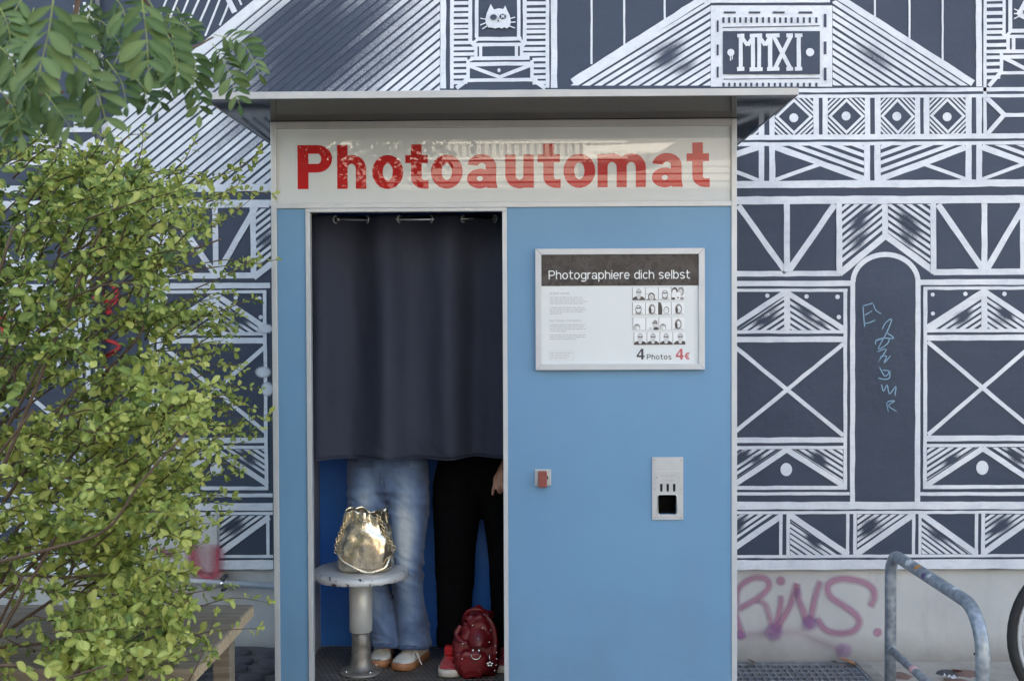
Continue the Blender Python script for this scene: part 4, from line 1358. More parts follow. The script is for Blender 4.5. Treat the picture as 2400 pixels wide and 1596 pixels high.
# ------------------------------------------------------------------ curtain
cur = thing('curtain', 'dark charcoal curtain hanging on a rail across the booth doorway', 'curtain', (-0.385, RY, RZ))
PER, X0C = P(973, 514, RY).x - P(823.5, 514, RY).x, P(823.5, 514, RY).x                    # the cloth runs behind the rail round X0C + k * PER
ZTOP, ZHEM = RZ + 0.016, P(950, 1074, RY).z
nx, nz = 150, 60
cv, cf = [], []
for j in range(nz + 1):
    t = j / nz
    z = lerp(ZTOP, ZHEM, t)
    for i in range(nx + 1):
        x = lerp(-0.815, 0.030, i / nx)
        ph = 2 * math.pi * (x - X0C) / PER + 0.9 * min(1, t * 1.5) * noise.noise(Vector((x * 5.0, 9.0, z * 0.9)))
        top = math.cos(ph)
        amp = lerp(0.030, 0.046, min(1, t * 3)) * (1.0 + 0.5 * noise.noise(Vector((x * 4.1, 5.0, z * 0.6))))
        y = RY + amp * top * (1 - 0.12 * t) + 0.012 * t * math.sin(ph * 0.5 + 1.0 + t)
        y += 0.012 * t * noise.noise(Vector((x * 4.5, 3.1, z * 1.1))) + 0.004 * noise.noise(Vector((x * 16, 0.2, z * 6)))
        crease = 0.006 * math.exp(-((t - 0.45) / 0.012) ** 2) * (1 if i % 40 < 22 else 0.3)
        y += crease * 0.5
        if t > 0.86:                                   # puckers above the hem
            k = (t - 0.86) / 0.14
            y += 0.010 * k * noise.noise(Vector((x * 20 + z * 30, 1.7, z * 16)))
        hem = 0.0
        if t > 0.9:
            hem = (t - 0.9) / 0.1 * (0.003 * math.sin(x * 9 + 1.3) + 0.002 * math.sin(x * 31) + 0.012 * (x + 0.4))
        cv.append((x, y, z + hem))
for j in range(nz):
    for i in range(nx):
        a = j * (nx + 1) + i
        cf.append((a, a + nx + 1, a + nx + 2, a + 1))
c_ = MB().add(cv, cf).build('cloth', M['curtain'], cur, True)
sol = c_.modifiers.new('thickness', 'SOLIDIFY')
sol.thickness = 0.0022
# hem roll
MB().tube([(x, y - 0.001, z - 0.001) for x, y, z in cv[nz * (nx + 1):]], 0.0032, 6).build('hem', M['curtain'], cur, True)
for k in range(3):
    for s in (-1, 1):
        x = X0C + k * PER + s * 0.0665
        for q in range(2):
            pass
        c0 = Vector((x, RY, RZ))
        MB().torus(c0, (1, s * 0.55, 0), 0.0145, 0.0032, 20, 8).build('eyelet', M['steel'], cur, True)

# ------------------------------------------------------------------ notice board
bz0, bz1, bx0, bx1 = 1.4015, 1.8795, 0.1260, 0.7925
nb = thing('notice_board', 'aluminium framed price board reading photograph yourself, four photos four euros', 'notice board', ((bx0 + bx1) / 2, -0.008, bz0))
MB().box(bx0 + 0.004, bx1 - 0.004, -0.010, 0.0015, bz0 + 0.004, bz1 - 0.004).build('backing', M['white_paper'], nb)
fw, fy = 0.0235, -0.0215
def mitre(p):
    (ax, az), (bx, bz), (cx_, cz_), (dx, dz) = p
    mb = MB()
    q = [(ax, az), (bx, bz), (cx_, cz_), (dx, dz)]
    vs = [(x, -0.0004, z) for x, z in q] + [(x, fy, z) for x, z in q]
    mb.add(vs, [(0, 1, 2, 3), (7, 6, 5, 4), (0, 4, 5, 1), (1, 5, 6, 2), (2, 6, 7, 3), (3, 7, 4, 0)])
    return mb
e = 0.0004
mitre([(bx0 + e, bz0), (bx1 - e, bz0), (bx1 - fw - e, bz0 + fw), (bx0 + fw + e, bz0 + fw)]).build('frame_bar', M['alu'], nb, bevel=0.001)
mitre([(bx0 + fw + e, bz1 - fw), (bx1 - fw - e, bz1 - fw), (bx1 - e, bz1), (bx0 + e, bz1)]).build('frame_bar', M['alu'], nb, bevel=0.001)
mitre([(bx0, bz0 + e), (bx0 + fw, bz0 + fw + e), (bx0 + fw, bz1 - fw - e), (bx0, bz1 - e)]).build('frame_bar', M['alu'], nb, bevel=0.001)
mitre([(bx1 - fw, bz0 + fw + e), (bx1, bz0 + e), (bx1, bz1 - e), (bx1 - fw, bz1 - fw - e)]).build('frame_bar', M['alu'], nb, bevel=0.001)
BW = (1200, 550, 4.481)
def bp(x, y):
    p = P(BW[0] + x / BW[2], BW[1] + y / BW[2], -0.011)
    return p.x, p.z
hx0, hz0 = bp(303, 541); hx1, _ = bp(1957, 541)
hd = MB().box(bx0 + fw, bx1 - fw, -0.0115, -0.0101, hz0, bz1 - fw).build('header', M['header'], nb)
tx0, tz = bp(385, 470); tx1, _ = bp(1870, 470)
put_text(MB(), 'Photographiere dich selbst', tx0, tz, 0.0345, -0.0119, 0.125, 0.115, 0.115, tx1 - tx0).build('header_text', M['ink_white'], hd)
def board_text(txt, x0, y0, x1, hpx, mat, s=0.12, gap=0.13, name='price_text'):
    a, z = bp(x0, y0)
    b, _ = bp(x1, y0)
    mb = put_text(MB(), txt, a, z, hpx / BW[2] * 4.39 / FPX, -0.0105, s, s * .9, gap, b - a)
    return mb.build(name, mat, nb)
board_text('4', 1310, 1311, 1392, 112, M['ink_dark'], 0.2)
board_text('Photos', 1416, 1311, 1675, 55, M['ink_dark'], 0.15, 0.16)
board_text('4', 1720, 1311, 1803, 112, M['ink_red'], 0.2)
board_text('€', 1815, 1311, 1872, 92, M['ink_red'], 0.17)
board_text('Es blitzt viermal', 395, 627, 598, 20, M['ink_grey'], 0.13, 0.13, 'heading_text')
board_text('Four Flashes, Five Minutes', 395, 914, 730, 20, M['ink_grey'], 0.13, 0.13, 'heading_text')
rw = random.Random(8)
body = MB()
def words(x0, x1, y, hh):
    x = x0
    while x < x1:
        w = min(rw.uniform(16, 62), x1 - x)
        if w < 8:
            break
        a, z = bp(x, y + hh / 2)
        b, z2 = bp(x + w, y - hh / 2)
        body.add([(a, -0.0104, z), (b, -0.0104, z), (b, -0.0104, z2), (a, -0.0104, z2)], [(0, 1, 2, 3)])
        x += w + 7
for y, x1 in ((660, 740), (681, 765), (702, 785), (723, 762), (767, 762), (788, 776), (809, 750), (830, 535), (947, 762), (968, 752), (990, 785), (1012, 575), (1055, 770), (1076, 768), (1097, 678)):
    words(396, x1, y, 6)
for y, x1 in ((1241, 625), (1261, 600), (1280, 608), (1299, 578)):
    words(406, x1, y, 5)
for x0, y0, x1, y1 in ((395, 1221, 643, 1223), (395, 1319, 643, 1321), (395, 1221, 397, 1321), (641, 1221, 643, 1321)):
    a, z = bp(x0, y1); b, z2 = bp(x1, y0)
    body.add([(a, -0.01035, z), (b, -0.01035, z), (b, -0.01035, z2), (a, -0.01035, z2)], [(0, 1, 2, 3)])
body.build('small_print', M['ink_grey'], nb)
# photo strips
PM = [M['ink_light'], M['ink_brown'], M['ink_mid'], M['ink_white'], M['ink_dark']]
def photo(parent, cx0, cy0, sty, rr):
    """one booth portrait: white ground, dark divider, simple figure"""
    mb = MB()
    lv = [0]
    def ell(x, y, rx, ry, mi, a0=0, a1=360, n=14):
        lv[0] += 1
        yy = -0.0107 - lv[0] * 0.00012
        pts = []
        for k in range(n if a1 - a0 == 360 else n + 1):
            a = math.radians(lerp(a0, a1, k / n))
            px_, py_ = min(max(x + rx * math.cos(a), 4), 134), min(max(y - ry * math.sin(a), 2), 131)
            xx, zz = bp(cx0 + px_, cy0 + py_)
            pts.append((xx, yy, zz))
        ar = sum(pts[i][0] * pts[(i + 1) % len(pts)][2] - pts[(i + 1) % len(pts)][0] * pts[i][2] for i in range(len(pts)))
        if ar < 0: pts.reverse()
        mb.add(pts, [tuple(range(len(pts)))], mi)
    def rc(x0, y0, x1, y1, mi):
        lv[0] += 1
        yy = -0.0107 - lv[0] * 0.00012
        a, z = bp(cx0 + x0, cy0 + y1); b, z2 = bp(cx0 + x1, cy0 + y0)
        mb.add([(a, yy, z), (b, yy, z), (b, yy, z2), (a, yy, z2)], [(0, 1, 2, 3)], mi)
    rc(0, 0, 136, 134, 3); rc(0, 0, 4.5, 134, 1); rc(0, 131, 136, 134, 2); rc(0, 0, 136, 2, 2)
    hx = 70 + rr.uniform(-6, 12)
    if sty == 'man':
        ell(hx, 140, 74, 52, 1, 0, 180); ell(hx, 95, 20, 28, 0); ell(hx, 52, 28, 40, 2); ell(hx, 58, 24, 38, 0); ell(hx - 11, 50, 11, 7, 4); ell(hx + 11, 50, 11, 7, 4); rc(hx - 8, 80, hx + 8, 82, 2)
    elif sty == 'low':
        ell(hx, 140, 62, 26, 1, 0, 180); ell(hx, 95, 36, 42, 1); ell(hx, 100, 26, 32, 0); ell(hx - 9, 94, 4, 4, 2); ell(hx + 9, 94, 4, 4, 2); ell(hx, 112, 8, 4, 2); rc(6, 66, 50, 70, 2)
    elif sty == 'woman':
        ell(hx, 142, 54, 44, 0, 0, 180); ell(hx, 72, 34, 44, 2); ell(hx, 105, 30, 24, 2); ell(hx, 72, 24, 34, 3); ell(hx - 10, 62, 11, 8, 1); ell(hx + 10, 60, 11, 8, 1); ell(hx + 4, 92, 7, 3, 2)
    elif sty == 'group':
        ell(38, 40, 32, 40, 1); ell(34, 52, 22, 30, 3); ell(104, 42, 32, 50, 2); ell(100, 50, 20, 32, 0); ell(72, 90, 30, 40, 3); ell(72, 110, 9, 9, 1); rc(6, 108, 40, 131, 1); rc(96, 104, 132, 131, 2)
    elif sty == 'long':
        ell(hx, 146, 56, 46, 0, 0, 180); ell(hx, 74, 36, 56, 2); ell(hx + 4, 74, 20, 34, 3); ell(hx - 20, 86, 14, 36, 1); ell(hx + 6, 84, 6, 4, 2)
    elif sty == 'corner':
        ell(44, 110, 34, 44, 2); ell(40, 118, 24, 34, 0); ell(58, 120, 14, 30, 3); rc(20, 84, 78, 88, 2)
    elif sty == 'hat':
        ell(100, 60, 26, 34, 2); rc(60, 58, 120, 64, 1); ell(98, 92, 26, 26, 0); ell(108, 120, 28, 20, 1); ell(50, 118, 18, 16, 0)
    elif sty == 'dark':
        ell(10, 90, 34, 100, 1); ell(hx + 6, 84, 30, 38, 2); ell(hx + 4, 88, 22, 30, 3); ell(hx + 6, 142, 36, 38, 0, 0, 180); ell(hx - 2, 82, 4, 3, 1); ell(hx + 12, 82, 4, 3, 1)
    return mb.build('photo', PM, parent)
rows = [(1263, 556, ('man', 'low', 'woman', 'group')), (1263, 711, ('woman', 'long', 'dark', 'long')), (1268, 870, ('corner', 'hat', 'corner', 'long')), (1279, 1025, ('man', 'man', 'man', 'man'))]
rr = random.Random(4)
for x0, y0, kinds in rows:
    a, z = bp(x0 - 2, y0 + 136); b, z2 = bp(x0 + 4 * 136 + 2, y0 - 2)
    strip = MB().add([(a, -0.01055, z), (b, -0.01055, z), (b, -0.01055, z2), (a, -0.01055, z2)], [(0, 1, 2, 3)]).build('photo_strip', M['ink_white'], nb)
    for i, k in enumerate(kinds):
        photo(strip, x0 + i * 136, y0 - i * 1.2, k, rr)

# ------------------------------------------------------------------ stool
SX, SY, SZ = -0.622, 0.30, 0.100
stool = thing('stool', 'round grey metal stool with chipped rim bolted to the booth floor', 'stool', (SX, SY, SZ))
mb = MB()
prof = [(0.001, 0.418), (0.10, 0.4185), (0.188, 0.416), (0.200, 0.412), (0.2035, 0.414), (0.2045, 0.420), (0.204, 0.430), (0.200, 0.4385), (0.192, 0.4445), (0.175, 0.4465), (0.10, 0.4450), (0.001, 0.444)]
nn = 96
vs, fs = [], []
rj = random.Random(2)
jag = [rj.uniform(-0.0016, 0.0016) for _ in range(nn)]
for k, (r, z) in enumerate(prof):
    for j in range(nn):
        a = 2 * math.pi * j / nn
        zz = z + (jag[j] * 1.6 if 2 <= k <= 4 else 0)
        vs.append((SX + math.cos(a) * r, SY + math.sin(a) * r, SZ + zz))
for k in range(len(prof) - 1):
    for j in range(nn):
        j2 = (j + 1) % nn
        fs.append((k * nn + j, k * nn + j2, (k + 1) * nn + j2, (k + 1) * nn + j))
mb.add(vs, fs).build('seat', M['stool_paint'], stool, True)
MB().lathe([(0.048, 0.178), (0.0495, 0.180), (0.0495, 0.417), (0.046, 0.418)], (SX, SY, SZ), 32).build('upper_column', M['stool_column'], stool, True)
MB().lathe([(0.090, 0.001), (0.092, 0.004), (0.090, 0.011), (0.070, 0.016), (0.055, 0.026), (0.046, 0.045), (0.0415, 0.075), (0.0395, 0.12), (0.039, 0.19)], (SX, SY, SZ), 36).build('pedestal', M['stool_base'], stool, True)
for k in range(4):
    a = math.radians(40 + 90 * k)
    MB().lathe([(0.0065, 0.013), (0.0065, 0.019), (0.004, 0.022)], (SX + 0.074 * math.cos(a), SY + 0.074 * math.sin(a), SZ), 8).build('bolt', M['chrome'], stool, True)

# ------------------------------------------------------------------ gold bucket bag on the stool
HB = Vector((-0.598, 0.275, SZ + 0.4475))
bag = thing('handbag', 'crumpled gold bucket handbag with chain strap standing on the stool', 'handbag', HB)
NB, KB = 72, 34
vs, fs = [], []
for k in range(KB + 1):
    t = k / KB
    z = 0.252 * t
    if t < 0.06:
        r = lerp(0.108, 0.122, t / 0.06)
    elif t < 0.45:
        r = lerp(0.122, 0.121, (t - .06) / .39)
    elif t < 0.80:
        r = lerp(0.121, 0.088, ((t - .45) / .35) ** 1.3)
    else:
        r = lerp(0.088, 0.086, (t - .80) / .20)
    for j in range(NB):
        a = 2 * math.pi * j / NB
        q = r
        if t > 0.62:
            k2 = min(1, (t - 0.62) / 0.25)
            q += k2 * 0.008 * math.sin(7 * a + 0.6) + k2 * 0.005 * math.sin(12 * a)
        q *= 1 + 0.07 * math.cos(4 * a) * -1 * (1 if t < .6 else .3)
        rid = 1 - 2.4 * abs(noise.noise(Vector((math.cos(a) * 2.1 + 7, math.sin(a) * 2.1, z * 11 + 1.5 * a))))
        q += 0.0038 * max(0, rid) ** 2 * min(1, t * 5)
        q += 0.0075 * noise.noise(Vector((math.cos(a) * 2.4, math.sin(a) * 2.4, z * 13))) * min(1, t * 5)
        q += 0.004 * noise.noise(Vector((math.cos(a) * 6, math.sin(a) * 6, z * 30 + 4)))
        zz = z
        if t > 0.8:
            zz += (t - 0.8) / 0.2 * (0.011 * math.sin(3 * a + 1.2) + 0.006 * math.sin(8 * a) - 0.004)
        vs.append((HB.x + math.cos(a) * q, HB.y + math.sin(a) * q * 0.72, HB.z + 0.001 + zz))
for k in range(KB):
    for j in range(NB):
        j2 = (j + 1) % NB
        fs.append((k * NB + j, k * NB + j2, (k + 1) * NB + j2, (k + 1) * NB + j))
fs.append(tuple(range(NB - 1, -1, -1)))
bo = MB().add(vs, fs).build('bag_body', M['gold'], bag, True)
s_ = bo.modifiers.new('leather', 'SOLIDIFY')
s_.thickness = 0.003
def bagp(a_deg, z, out=0.0):
    a = math.radians(a_deg)
    t = z / 0.285
    k = max(0, min(KB, round(t * KB)))
    j = round((a % (2 * math.pi)) / (2 * math.pi) * NB) % NB
    p = Vector(vs[k * NB + j])
    d = Vector((p.x - HB.x, p.y - HB.y, 0)).normalized()
    return p + d * out
for ang in (235, 262, 287, 318):
    MB().torus(bagp(ang, 0.243, 0.001), bagp(ang, 0.243, 0.1) - bagp(ang, 0.243), 0.0075, 0.002, 14, 6).build('eyelet', M['brass'], bag, True)
MB().tube([bagp(a, 0.243, 0.003 if 262 < a < 287 else 0.002) for a in range(262, 290, 5)], 0.0035, 8).build('drawstring', M['gold'], bag, True)
MB().tube(crom([bagp(282, 0.262, 0.004), bagp(272, 0.225, 0.006), bagp(270, 0.205, 0.008), bagp(276, 0.190, 0.008), bagp(284, 0.185, 0.007)]), 0.0026, 8).build('drawstring_tail', M['gold'], bag, True)
MB().tube([bagp(279, z, 0.0008) for z in (0.012, 0.05, 0.09, 0.13, 0.165)], 0.0012, 6).build('front_seam', M['gold'], bag, True)
def chain(path, n):
    path = crom(path, 8)
    L = [0.0]
    for i in range(1, len(path)):
        L.append(L[-1] + (path[i] - path[i - 1]).length)
    for k in range(n):
        d = L[-1] * (k + 0.5) / n
        i = max(1, next(i for i, v in enumerate(L) if v >= d))
        u = (d - L[i - 1]) / (L[i] - L[i - 1] + 1e-9)
        p = path[i - 1].lerp(path[i], u)
        t = (path[i] - path[i - 1]).normalized()
        side = t.cross(Vector((0, 1, 0))).normalized()
        ax = (Vector((0, 1, 0)) if k % 2 else side)
        ax = (ax - t * ax.dot(t)).normalized()
        w = ax.cross(t)
        pts = [p + t * (0.0095 * math.cos(q)) + w * (0.0062 * math.sin(q)) for q in [2 * math.pi * m / 10 for m in range(10)]]
        MB().tube(pts, 0.0021, 5, closed=True).build('chain_link', M['brass'], bag, True)
chain([bagp(228, 0.275, 0.006), bagp(224, 0.235, 0.012), bagp(220, 0.18, 0.012), bagp(220, 0.13, 0.012), bagp(216, 0.095, 0.010)], 14)
chain([bagp(306, 0.285, 0.004) + Vector((0, -.004, .014)), bagp(312, 0.25, 0.012), bagp(322, 0.18, 0.012), bagp(334, 0.12, 0.012), bagp(340, 0.09, 0.010)], 15)
MB().tube(crom([bagp(222, 0.09, 0.008), bagp(236, 0.06, 0.010), bagp(258, 0.025, 0.013), bagp(275, 0.008, 0.018), bagp(292, 0.008, 0.018), bagp(312, 0.025, 0.012), bagp(325, 0.055, 0.008), bagp(345, 0.085, 0.006)]), 0.0052, 8, flat=0.45).build('shoulder_strap', M['gold'], bag, True)

# ------------------------------------------------------------------ people
def remesh(mb, voxel, name, mats, parent, att=None, wr=None, smooth_it=2):
    """closed tubes fused into one continuous surface"""
    me = mb.mesh(name, mats, True)
    o = bpy.data.objects.new(name, me)
    COL.objects.link(o)
    r = o.modifiers.new('fuse', 'REMESH')
    r.mode = 'VOXEL'
    r.voxel_size = voxel
    s = o.modifiers.new('soften', 'SMOOTH')
    s.iterations = smooth_it
    dg = bpy.context.evaluated_depsgraph_get()
    m2 = bpy.data.meshes.new_from_object(o.evaluated_get(dg))
    bpy.data.objects.remove(o)
    m2.name = name
    m2.materials.clear()
    for m in (mats if isinstance(mats, (list, tuple)) else [mats]):
        m2.materials.append(m)
    if wr:
        nrm = [Vector(n.vector) for n in m2.vertex_normals]
        for v in m2.vertices:
            v.co += nrm[v.index] * wr(v.co)
    if att:
        a = m2.attributes.new(att[0], 'FLOAT', 'POINT')
        a.data.foreach_set('value', [att[1](v.co) for v in m2.vertices])
    m2.polygons.foreach_set('use_smooth', [True] * len(m2.polygons))
    m2.update()
    return link(name, m2, parent)

def tubes(chains, n=18, endball=True):
    mb = MB()
    for ch in chains:
        pts = crom([Vector(c[:3]) for c in ch], 5)
        rs_ = [Vector((c[3], 0, 0)) for c in ch]
        rr_ = [v.x for v in crom(rs_, 5)] if len(ch) > 2 else [c[3] for c in ch]
        mb.tube(pts, rr_, n)
        mb.ball(pts[0], rr_[0] * 0.98, 12, 8)
        if endball or len(ch) < 4:
            mb.ball(pts[-1], rr_[-1] * 0.98, 12, 8)
    return mb

def shoe(parent, toe, heel, z0, mats, lace_mat, tilt=0.0):
    """low sneaker from heel to toe; upper and sole are lofted outlines"""
    toe, heel = Vector(toe), Vector(heel)
    ax = (toe - heel)
    L = ax.length
    ax.normalize()
    sd = Vector((-ax.y, ax.x, 0))
    W = [(0.0, .024), (.04, .030), (.15, .034), (.35, .034), (.55, .040), (.72, .047), (.86, .044), (.95, .033), (1.0, .014)]
    Hh = [(0.0, .075), (.08, .085), (.22, .088), (.36, .086), (.50, .078), (.66, .062), (.82, .050), (.94, .044), (1.0, .036)]
    def at(tab, t):
        for (a, b), (c, d) in zip(tab, tab[1:]):
            if t <= c:
                return lerp(b, d, (t - a) / (c - a))
        return tab[-1][1]
    n, ns = 22, 14
    sole, upper = MB(), MB()
    vs, fs = [], []
    for i in range(n + 1):
        t = i / n
        c = heel + ax * (L * t)
        w = at(W, t) + 0.004
        zt = 0.030 + 0.006 * max(0, (t - .8) / .2)
        zb = 0.0 + 0.006 * max(0, (t - .85) / .15)
        for q, z in ((-1, zb), (-1.03, (zb + zt) / 2), (-1, zt), (1, zt), (1.03, (zb + zt) / 2), (1, zb)):
            p = c + sd * (w * q)
            vs.append((p.x, p.y, z0 + z))
    for i in range(n):
        for j in range(6):
            j2 = (j + 1) % 6
            fs.append((i * 6 + j, i * 6 + j2, (i + 1) * 6 + j2, (i + 1) * 6 + j))
    fs += [tuple(range(5, -1, -1)), tuple(n * 6 + j for j in range(6))]
    sole.add(vs, fs)
    vs, fs = [], []
    for i in range(n + 1):
        t = i / n
        c = heel + ax * (L * (0.01 + 0.98 * t))
        w, h = at(W, t), at(Hh, t)
        for j in range(ns + 1):
            a = math.pi * j / ns
            p = c + sd * (w * math.copysign(abs(math.cos(a)) ** 0.7, math.cos(a)))
            vs.append((p.x, p.y, z0 + 0.026 + (h - 0.026) * math.sin(a) ** 0.8))
    m = ns + 1
    for i in range(n):
        for j in range(ns):
            fs.append((i * m + j, i * m + j + 1, (i + 1) * m + j + 1, (i + 1) * m + j))
    fs += [tuple(range(m)), tuple(n * m + j for j in range(m - 1, -1, -1))]
    upper.add(vs, fs)
    u = upper.build('shoe', mats[0], parent, True)
    sole.build('sole', mats[1], u, True)
    mb = MB()
    for k in range(5):
        t = 0.44 + 0.065 * k
        c = heel + ax * (L * t)
        h = at(Hh, t)
        mb.tube([c + sd * (0.024 * q) + Vector((0, 0, z0 + h + 0.002 - 0.010 * q * q)) for q in (-1, -.5, 0, .5, 1)], 0.0028, 6)
    mb.build('laces', lace_mat, u, True)
    return u

FLOOR = 0.1005
# person in jeans, facing the street
p1 = thing('person', 'person in light blue jeans and white gum soled sneakers behind the curtain', 'person', (-0.50, 0.46, FLOOR))
body = [[(-.52, .48, .93, .115), (-.52, .49, 1.10, .105), (-.52, .49, 1.28, .125), (-.52, .50, 1.42, .115), (-.52, .50, 1.50, .055), (-.52, .49, 1.56, .048)],
        [(-.52, .48, 1.60, .072), (-.52, .475, 1.66, .080), (-.52, .48, 1.70, .072)],
        [(-.66, .50, 1.42, .050), (-.70, .52, 1.20, .042), (-.66, .42, 1.24, .034), (-.63, .38, 1.30, .028)],
        [(-.38, .50, 1.42, .050), (-.34, .52, 1.20, .042), (-.38, .42, 1.24, .034), (-.41, .38, 1.30, .028)],
        [(-.60, .47, .90, .085), (-.605, .45, .55, .055), (-.545, .47, .20, .036), (-.545, .46, .16, .036)],
        [(-.44, .47, .90, .085), (-.43, .45, .55, .055), (-.41, .47, .20, .036), (-.41, .46, .16, .036)]]
for sx, wx in ((-.625, .375), (-.415, .375)):
    for k in range(4):
        body.append([(sx + (k - 1.5) * .017, wx, 1.315, .0085), (sx + (k - 1.5) * .018, wx - .010, 1.360 + .006 * (k in (1, 2)), .008), (sx + (k - 1.5) * .018, wx - .002, 1.385 + .006 * (k in (1, 2)), .007)])
    s = 1 if sx < -.5 else -1
    body.append([(sx + s * .022, wx, 1.305, .010), (sx + s * .036, wx - .012, 1.330, .009), (sx + s * .038, wx - .016, 1.352, .008)])
remesh(tubes(body), 0.007, 'body', M['skin'], p1)
remesh(tubes([[(-.52, .485, 1.0, .135), (-.52, .49, 1.15, .122), (-.52, .49, 1.32, .142), (-.52, .50, 1.43, .125), (-.52, .50, 1.49, .07)],
              [(-.66, .50, 1.42, .064), (-.70, .52, 1.20, .056), (-.665, .435, 1.235, .046)], [(-.38, .50, 1.42, .064), (-.34, .52, 1.20, .056), (-.375, .435, 1.235, .046)]]), 0.010, 'top', M['dark_top'], p1)
hm = MB().ball((-.52, .505, 1.665), .098, 18, 12, (1, .95, 1.05))
hm.tube([(-.52, .55, 1.68), (-.52, .58, 1.55), (-.52, .585, 1.38)], [.08, .085, .05], 14)
remesh(hm, 0.009, 'hair', M['hair'], p1)
LEG_L = [(-.590, .47, .965, .112), (-.612, .465, .85, .094), (-.612, .455, .74, .086), (-.606, .44, .60, .076), (-.590, .435, .46, .068), (-.563, .435, .33, .066), (-.540, .43, .25, .070), (-.527, .425, .188, .074)]
LEG_R = [(-.460, .47, .965, .112), (-.440, .465, .85, .100), (-.438, .455, .74, .093), (-.438, .43, .60, .078), (-.440, .425, .47, .067), (-.424, .43, .33, .068), (-.416, .425, .25, .072), (-.410, .415, .185, .076)]
def jean_wr(c):
    k = noise.noise(Vector((c.x * 9, c.y * 9, c.z * 7))) * 0.006
    rid = 1 - abs(noise.noise(Vector((c.x * 9 + 3, c.y * 6, c.z * 17 + c.x * 9)))) * 2.2
    k += max(0, rid) ** 2 * 0.0105 * (0.12 + 0.9 * math.exp(-((c.z - .50) / .07) ** 2) + 0.8 * math.exp(-((c.z - .24) / .06) ** 2) + 0.35 * math.exp(-((c.z - .80) / .06) ** 2))
    k += noise.noise(Vector((c.x * 20, c.y * 16, c.z * 45 + c.x * 30))) * 0.0025
    if c.z > 0.74:
        k += 0.0030 * math.sin(c.z * 125 + 18 * abs(c.x + .525)) * max(0, min(1, (c.z - .74) / .08)) * max(0, 1 - abs(c.z - .82) / .12)
    if 0.44 < c.z < 0.62:
        k += 0.005 * noise.noise(Vector((c.x * 11, 2.0, c.z * 40 + c.x * 30)))
    if c.z < 0.30:
        k += 0.009 * noise.noise(Vector((c.x * 15, c.y * 15, c.z * 24))) * (1 - (c.z - .1) / .2)
    return k
def jean_wear_crease(c):
    def axis(leg):
        for a, b in zip(leg, leg[1:]):
            if b[2] <= c.z <= a[2]:
                t = (c.z - a[2]) / (b[2] - a[2])
                return lerp(a[0], b[0], t), lerp(a[3], b[3], t)
        return leg[-1][0], leg[-1][3]
    best = 9
    for leg in (LEG_L, LEG_R):
        x, r = axis(leg)
        q = (c.x - x) / r
        if abs(q) < abs(best):
            best = q
    f = math.exp(-(best / 0.62) ** 2)
    zz = 0.40 + 0.58 * math.exp(-((c.z - 0.66) / 0.17) ** 2) - 0.08 * (c.z < 0.3)
    if c.z > .84:
        zz -= (c.z - .84) * 1.6
    front = 1.0 if c.y < 0.45 else 0.55
    crs = max(0, 1 - 3.0 * abs(noise.noise(Vector((c.x * 9 + 3, c.y * 6, c.z * 17 + c.x * 9))) + .22)) * (0.25 + math.exp(-((c.z - .50) / .08) ** 2) + math.exp(-((c.z - .24) / .07) ** 2) + .5 * math.exp(-((c.z - .80) / .06) ** 2))  # besides the faded fronts, denim is tinted darker along the fold creases
    return max(0.0, min(1.0, 0.12 + zz * f * front - 0.24 * crs))
jn = remesh(tubes([LEG_L, LEG_R, [(-.525, .475, 1.02, .125), (-.525, .475, .96, .130), (-.525, .47, .91, .118)]], 18, False), 0.006, 'jeans', M['denim'], p1, ('wear_crease', jean_wear_crease), jean_wr, 3)
for leg, sgn in ((LEG_L, -1), (LEG_R, 1)):
    c = leg[-1]
    zc = c[2] + 0.007
    pts = []
    for k in range(26):
        a = 2 * math.pi * k / 26
        pts.append((c[0] + c[3] * .97 * math.cos(a), c[1] + c[3] * .97 * math.sin(a), zc + .004 * math.sin(a * 3)))
    MB().tube(pts, 0.012, 8, closed=True, flat=0.55).build('hem', M['denim_hem'], jn, True)
fly = crom([(-.545, .352, .985), (-.543, .355, .93), (-.536, .362, .875), (-.524, .372, .845)], 6)
MB().tube(fly, 0.0022, 6).build('fly_seam', M['denim_hem'], jn, True)
MB().tube(crom([(-.528, .350, .985), (-.526, .358, .90), (-.524, .372, .845)], 6), 0.0022, 6).build('fly_seam', M['denim_hem'], jn, True)
shoe(p1, (-.468, .305, 0), (-.375, .535, 0), FLOOR, (M['shoe_white'], M['gum']), M['lace'])
shoe(p1, (-.560, .345, 0), (-.545, .595, 0), FLOOR, (M['shoe_white'], M['gum']), M['lace'])
MB().tube(crom([(-.398, .37, FLOOR + .070), (-.385, .352, FLOOR + .060), (-.374, .340, FLOOR + .035), (-.366, .335, FLOOR + .022)], 5), 0.0028, 6).build('lace_end', M['lace'], p1, True)
MB().tube(crom([(-.402, .37, FLOOR + .070), (-.405, .350, FLOOR + .062), (-.395, .338, FLOOR + .052)], 5), 0.0028, 6).build('lace_end', M['lace'], p1, True)

